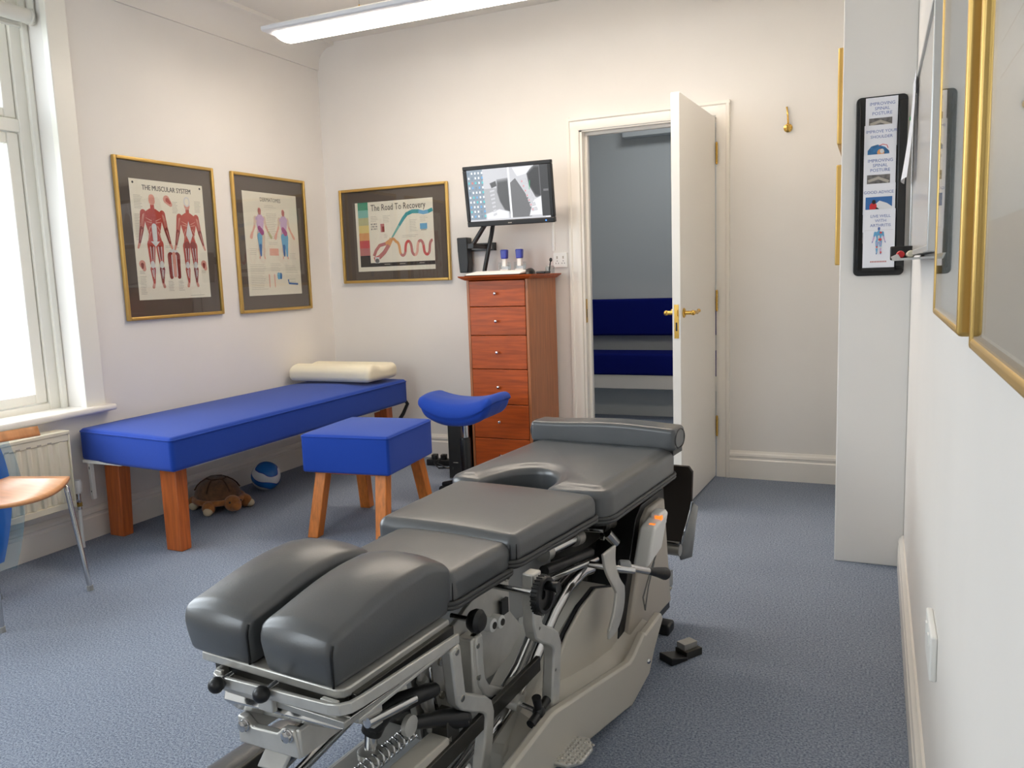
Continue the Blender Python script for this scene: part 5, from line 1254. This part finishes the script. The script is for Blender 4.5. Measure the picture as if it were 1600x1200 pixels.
# column with control box
col = [(1.075, .10), (1.245, .445), (1.29, .475), (1.40, .475), (1.46, .46), (1.50, .10)]
plate('column_edge', 'black', [(p[0] - .020, p[1] + .004) for p in col[:3]] + [(1.47, .482), (1.52, .06), (1.08, .06)], .10, .214)
plate('column_cover', 'beige_d', [(1.100, .10), (1.258, .438), (1.30, .462), (1.43, .462), (1.485, .10)], .150, .232, bevel=.008)
mb = MB(); mb.rbox('white', (.252, 1.245, .390), (.024, .062, .058), .010, seg=3, n=(2, 3, 3), fn=lambda p, q: Vector((q.x + .008 * p.z, q.y + .010 * p.z, q.z + .012 * p.y))); mb.rbox('white', (.262, 1.285, .440), (.016, .030, .022), .006, seg=3, n=(2, 2, 2)); o = part(mb, 'control_box', label='white control box with lit switches')
mb = MB(); mb.box('amber', .258, .275, 1.214, 1.226, .435, .442); mb.box('amber', .262, .282, 1.252, 1.266, .440, .456); mb.build('lit_switch', o, label='switches lit amber')
mb = MB(); mb.tube('cable', [(.240, 1.30, .36), (.250, 1.29, .32), (.246, 1.24, .27), (.242, 1.20, .22), (.246, 1.205, .18), (.244, 1.24, .24), (.245, 1.29, .30)], .0025, 6); mb.build('switch_lead', o)
# levers on the near side of the column
mb = MB(); mb.tube('steel', [(.262, .905, .462), (.262, .900, .42), (.266, .925, .372), (.270, .95, .342), (.272, .935, .30), (.270, .905, .255), (.268, .893, .235)], .02, 4)
mb = MB()
PL = [(.262, .895, .468), (.262, .895, .42), (.268, .918, .375), (.270, .945, .345), (.270, .938, .30), (.268, .91, .26), (.267, .895, .235)]; HWd = [.042, .032, .024, .028, .036, .042, .026]
vs = []
for (x, y, z), hw_ in zip(PL, HWd): vs += [(x, y - hw_, z), (x, y + hw_, z), (x + .009, y + hw_, z), (x + .009, y - hw_, z)]
fs = [(0, 1, 2, 3), tuple(len(vs) - 4 + k for k in (3, 2, 1, 0))] + [(4 * i + k, 4 * i + (k + 1) % 4, 4 * i + 4 + (k + 1) % 4, 4 * i + 4 + k) for i in range(len(PL) - 1) for k in range(4)]
mb.add(vs, fs, 'alu'); o = part(mb, 'paddle_lever', bevel=.003, smooth=60, label='flat bent steel paddle lever'); md = o.modifiers.new('smooth', 'SUBSURF'); md.levels = 1; md.render_levels = 2
rod('lever_shaft', 'chrome', [(.10, .93, .405), (.262, .95, .398), (.30, .985, .385)], .009)
mb = MB(); mb.lathe('greyen', [(.016, 0), (.018, .006), (.018, .026), (.015, .03)], (.262, .972, .396), (.7, .5, -.12), 18); mb.tube('chrome', [(.285, .985, .392), (.305, 1.03, .372), (.312, 1.055, .362)], .010, 12); mb.tube('black', [(.312, 1.055, .362), (.325, 1.10, .345), (.332, 1.135, .330)], [.009, .014, .018], 14); mb.ball('black', (.332, 1.136, .330), .0175, 14); part(mb, 'drop_lever', smooth=60, label='chrome lever with black tapered grip')
# shafts and cylinders glimpsed under the pelvic pad
rod('cross_shaft', 'black', [(.17, .72, .455), (.17, .99, .415)], .014); rod('cross_shaft', 'chrome', [(.185, .70, .44), (.185, 1.0, .395)], .008)
mb = MB(); mb.cyl('chrome', (.14, .80, .475), (.14, .95, .462), .016); mb.cyl('steel', (.14, .95, .462), (.14, .985, .458), .022); mb.cyl('steel', (.14, .77, .478), (.14, .80, .475), .022); part(mb, 'gas_strut')
mb = MB(); mb.box('darksteel', -.16, .13, .86, 1.22, .40, .508); part(mb, 'lift_frame', bevel=.003)
mb = MB(); mb.cyl('chrome', (.10, 1.00, .475), (.20, 1.02, .475), .010); mb.lathe('darksteel', [(.020, 0), (.024, .01), (.018, .03), (.022, .045), (.010, .05)], (.165, 1.08, .468), (.3, 1, 0), 16); mb.cyl('chrome', (.17, 1.10, .44), (.18, 1.14, .40), .018); mb.cyl('screw', (.19, 1.02, .45), (.20, 1.02, .45), .006, n=10); part(mb, 'lift_linkage')
plate('pad_support', 'alu', [(.70, .535), (.74, .535), (.74, .42), (.70, .42)], .10, .112); plate('pad_support', 'white', [(1.205, .515), (1.215, .515), (1.23, .455), (1.22, .455)], .165, .175)
mb = MB(); mb.box('darksteel', -.12, .12, .30, 1.45, .497, .508); part(mb, 'top_rail')
for s in (-.09, .09):
    mb = MB(); mb.box('steel', s - .012, s + .012, .30, 1.46, .485, .5095); part(mb, 'pad_rail')
mb = MB(); mb.box('darksteel', -.10, .10, 1.12, 1.30, .24, .50); part(mb, 'lift_column')
mb = MB(); mb.box('alu', -.10, .10, .50, .56, .29, .50); part(mb, 'pad_carrier', bevel=.003)
# footboard and its hinge
TF = Matrix.Translation((-.014, 1.60, .52)) @ Matrix.Rotation(math.radians(4), 4, 'X')
mb = MB(); mb.prism('darkplate', [(-.25, -.01), (-.25, -.30), (.225, -.30), (.278, -.13), (.285, -.01), (.272, .008), (-.235, .008)], -.006, .006, 'y', TF)
fb = part(mb, 'foot_board', bevel=.003, label='dark hinged foot board')
mb = MB(); mb.add([TF @ Vector(q) for q in ((.279, -.010, -.13), (.228, -.010, -.302), (.236, -.010, -.325), (.262, .03, -.325), (.288, .03, -.14), (.286, -.010, -.115))], [(0, 1, 2, 3, 4, 5)], 'greyen'); mb.build('side_flange', fb, solid=.004, label='grey side flange')
mb = MB(); mb.tube('chrome', [TF @ Vector((.281, -.010, -.11)), TF @ Vector((.276, -.010, -.14)), TF @ Vector((.230, -.010, -.300))], .0035, 8); mb.build('edge_strip', fb, label='bright chrome edge')
mb = MB(); mb.cyl('steel', (.12, 1.57, .245), (.235, 1.57, .245), .020); mb.cyl('chrome', (.15, 1.555, .272), (.235, 1.56, .272), .007); mb.cyl('screw', (.17, 1.55, .272), (.185, 1.55, .272), .010, n=12); mb.box('darksteel', .08, .14, 1.47, 1.60, .22, .27); mb.build('hinge_bar', fb)
mb = MB(); mb.cyl('chrome', (.19, 1.53, .22), (.20, 1.53, .17), .012); mb.box('greyen', .175, .215, 1.50, 1.55, .13, .18); mb.cyl('screw', (.205, 1.50, .14), (.225, 1.50, .13), .010, n=12); part(mb, 'hose_fitting')
# far-side foot switch beside the base
fs_ = thing('foot_switch', 'small black foot switch on the carpet beside the table base', 'foot switch', (2.437 + .305 * .9953 + 1.285 * .0968, -3.53 - .305 * .0968 + 1.285 * .9953, 0), -.097 - .5); fs_.scale = (.74, .74, .74)
mb = MB(); mb.prism('black', [(-.045, 0), (.045, 0), (.045, .014), (-.045, .034)], -.038, .038, 'x'); mb.build('tread_plate', fs_, bevel=.004)
mb = MB(); mb.box('steel', -.034, .012, .05, .12, .03, .055); mb.box('screw', -.010, .015, -.006, .010, .0212, .0222, Matrix.Rotation(math.radians(-11), 4, 'X')); mb.box('darksteel', -.038, .03, .045, .13, 0, .03); mb.build('switch_housing', fs_, bevel=.002)
# loose ends outside: ground and a pale wall beyond the window
mb = MB(); mb.box('gout', -9, -.26, -12, 6, -.2, -.12); mb.build('ground', smooth=0, kind='structure')
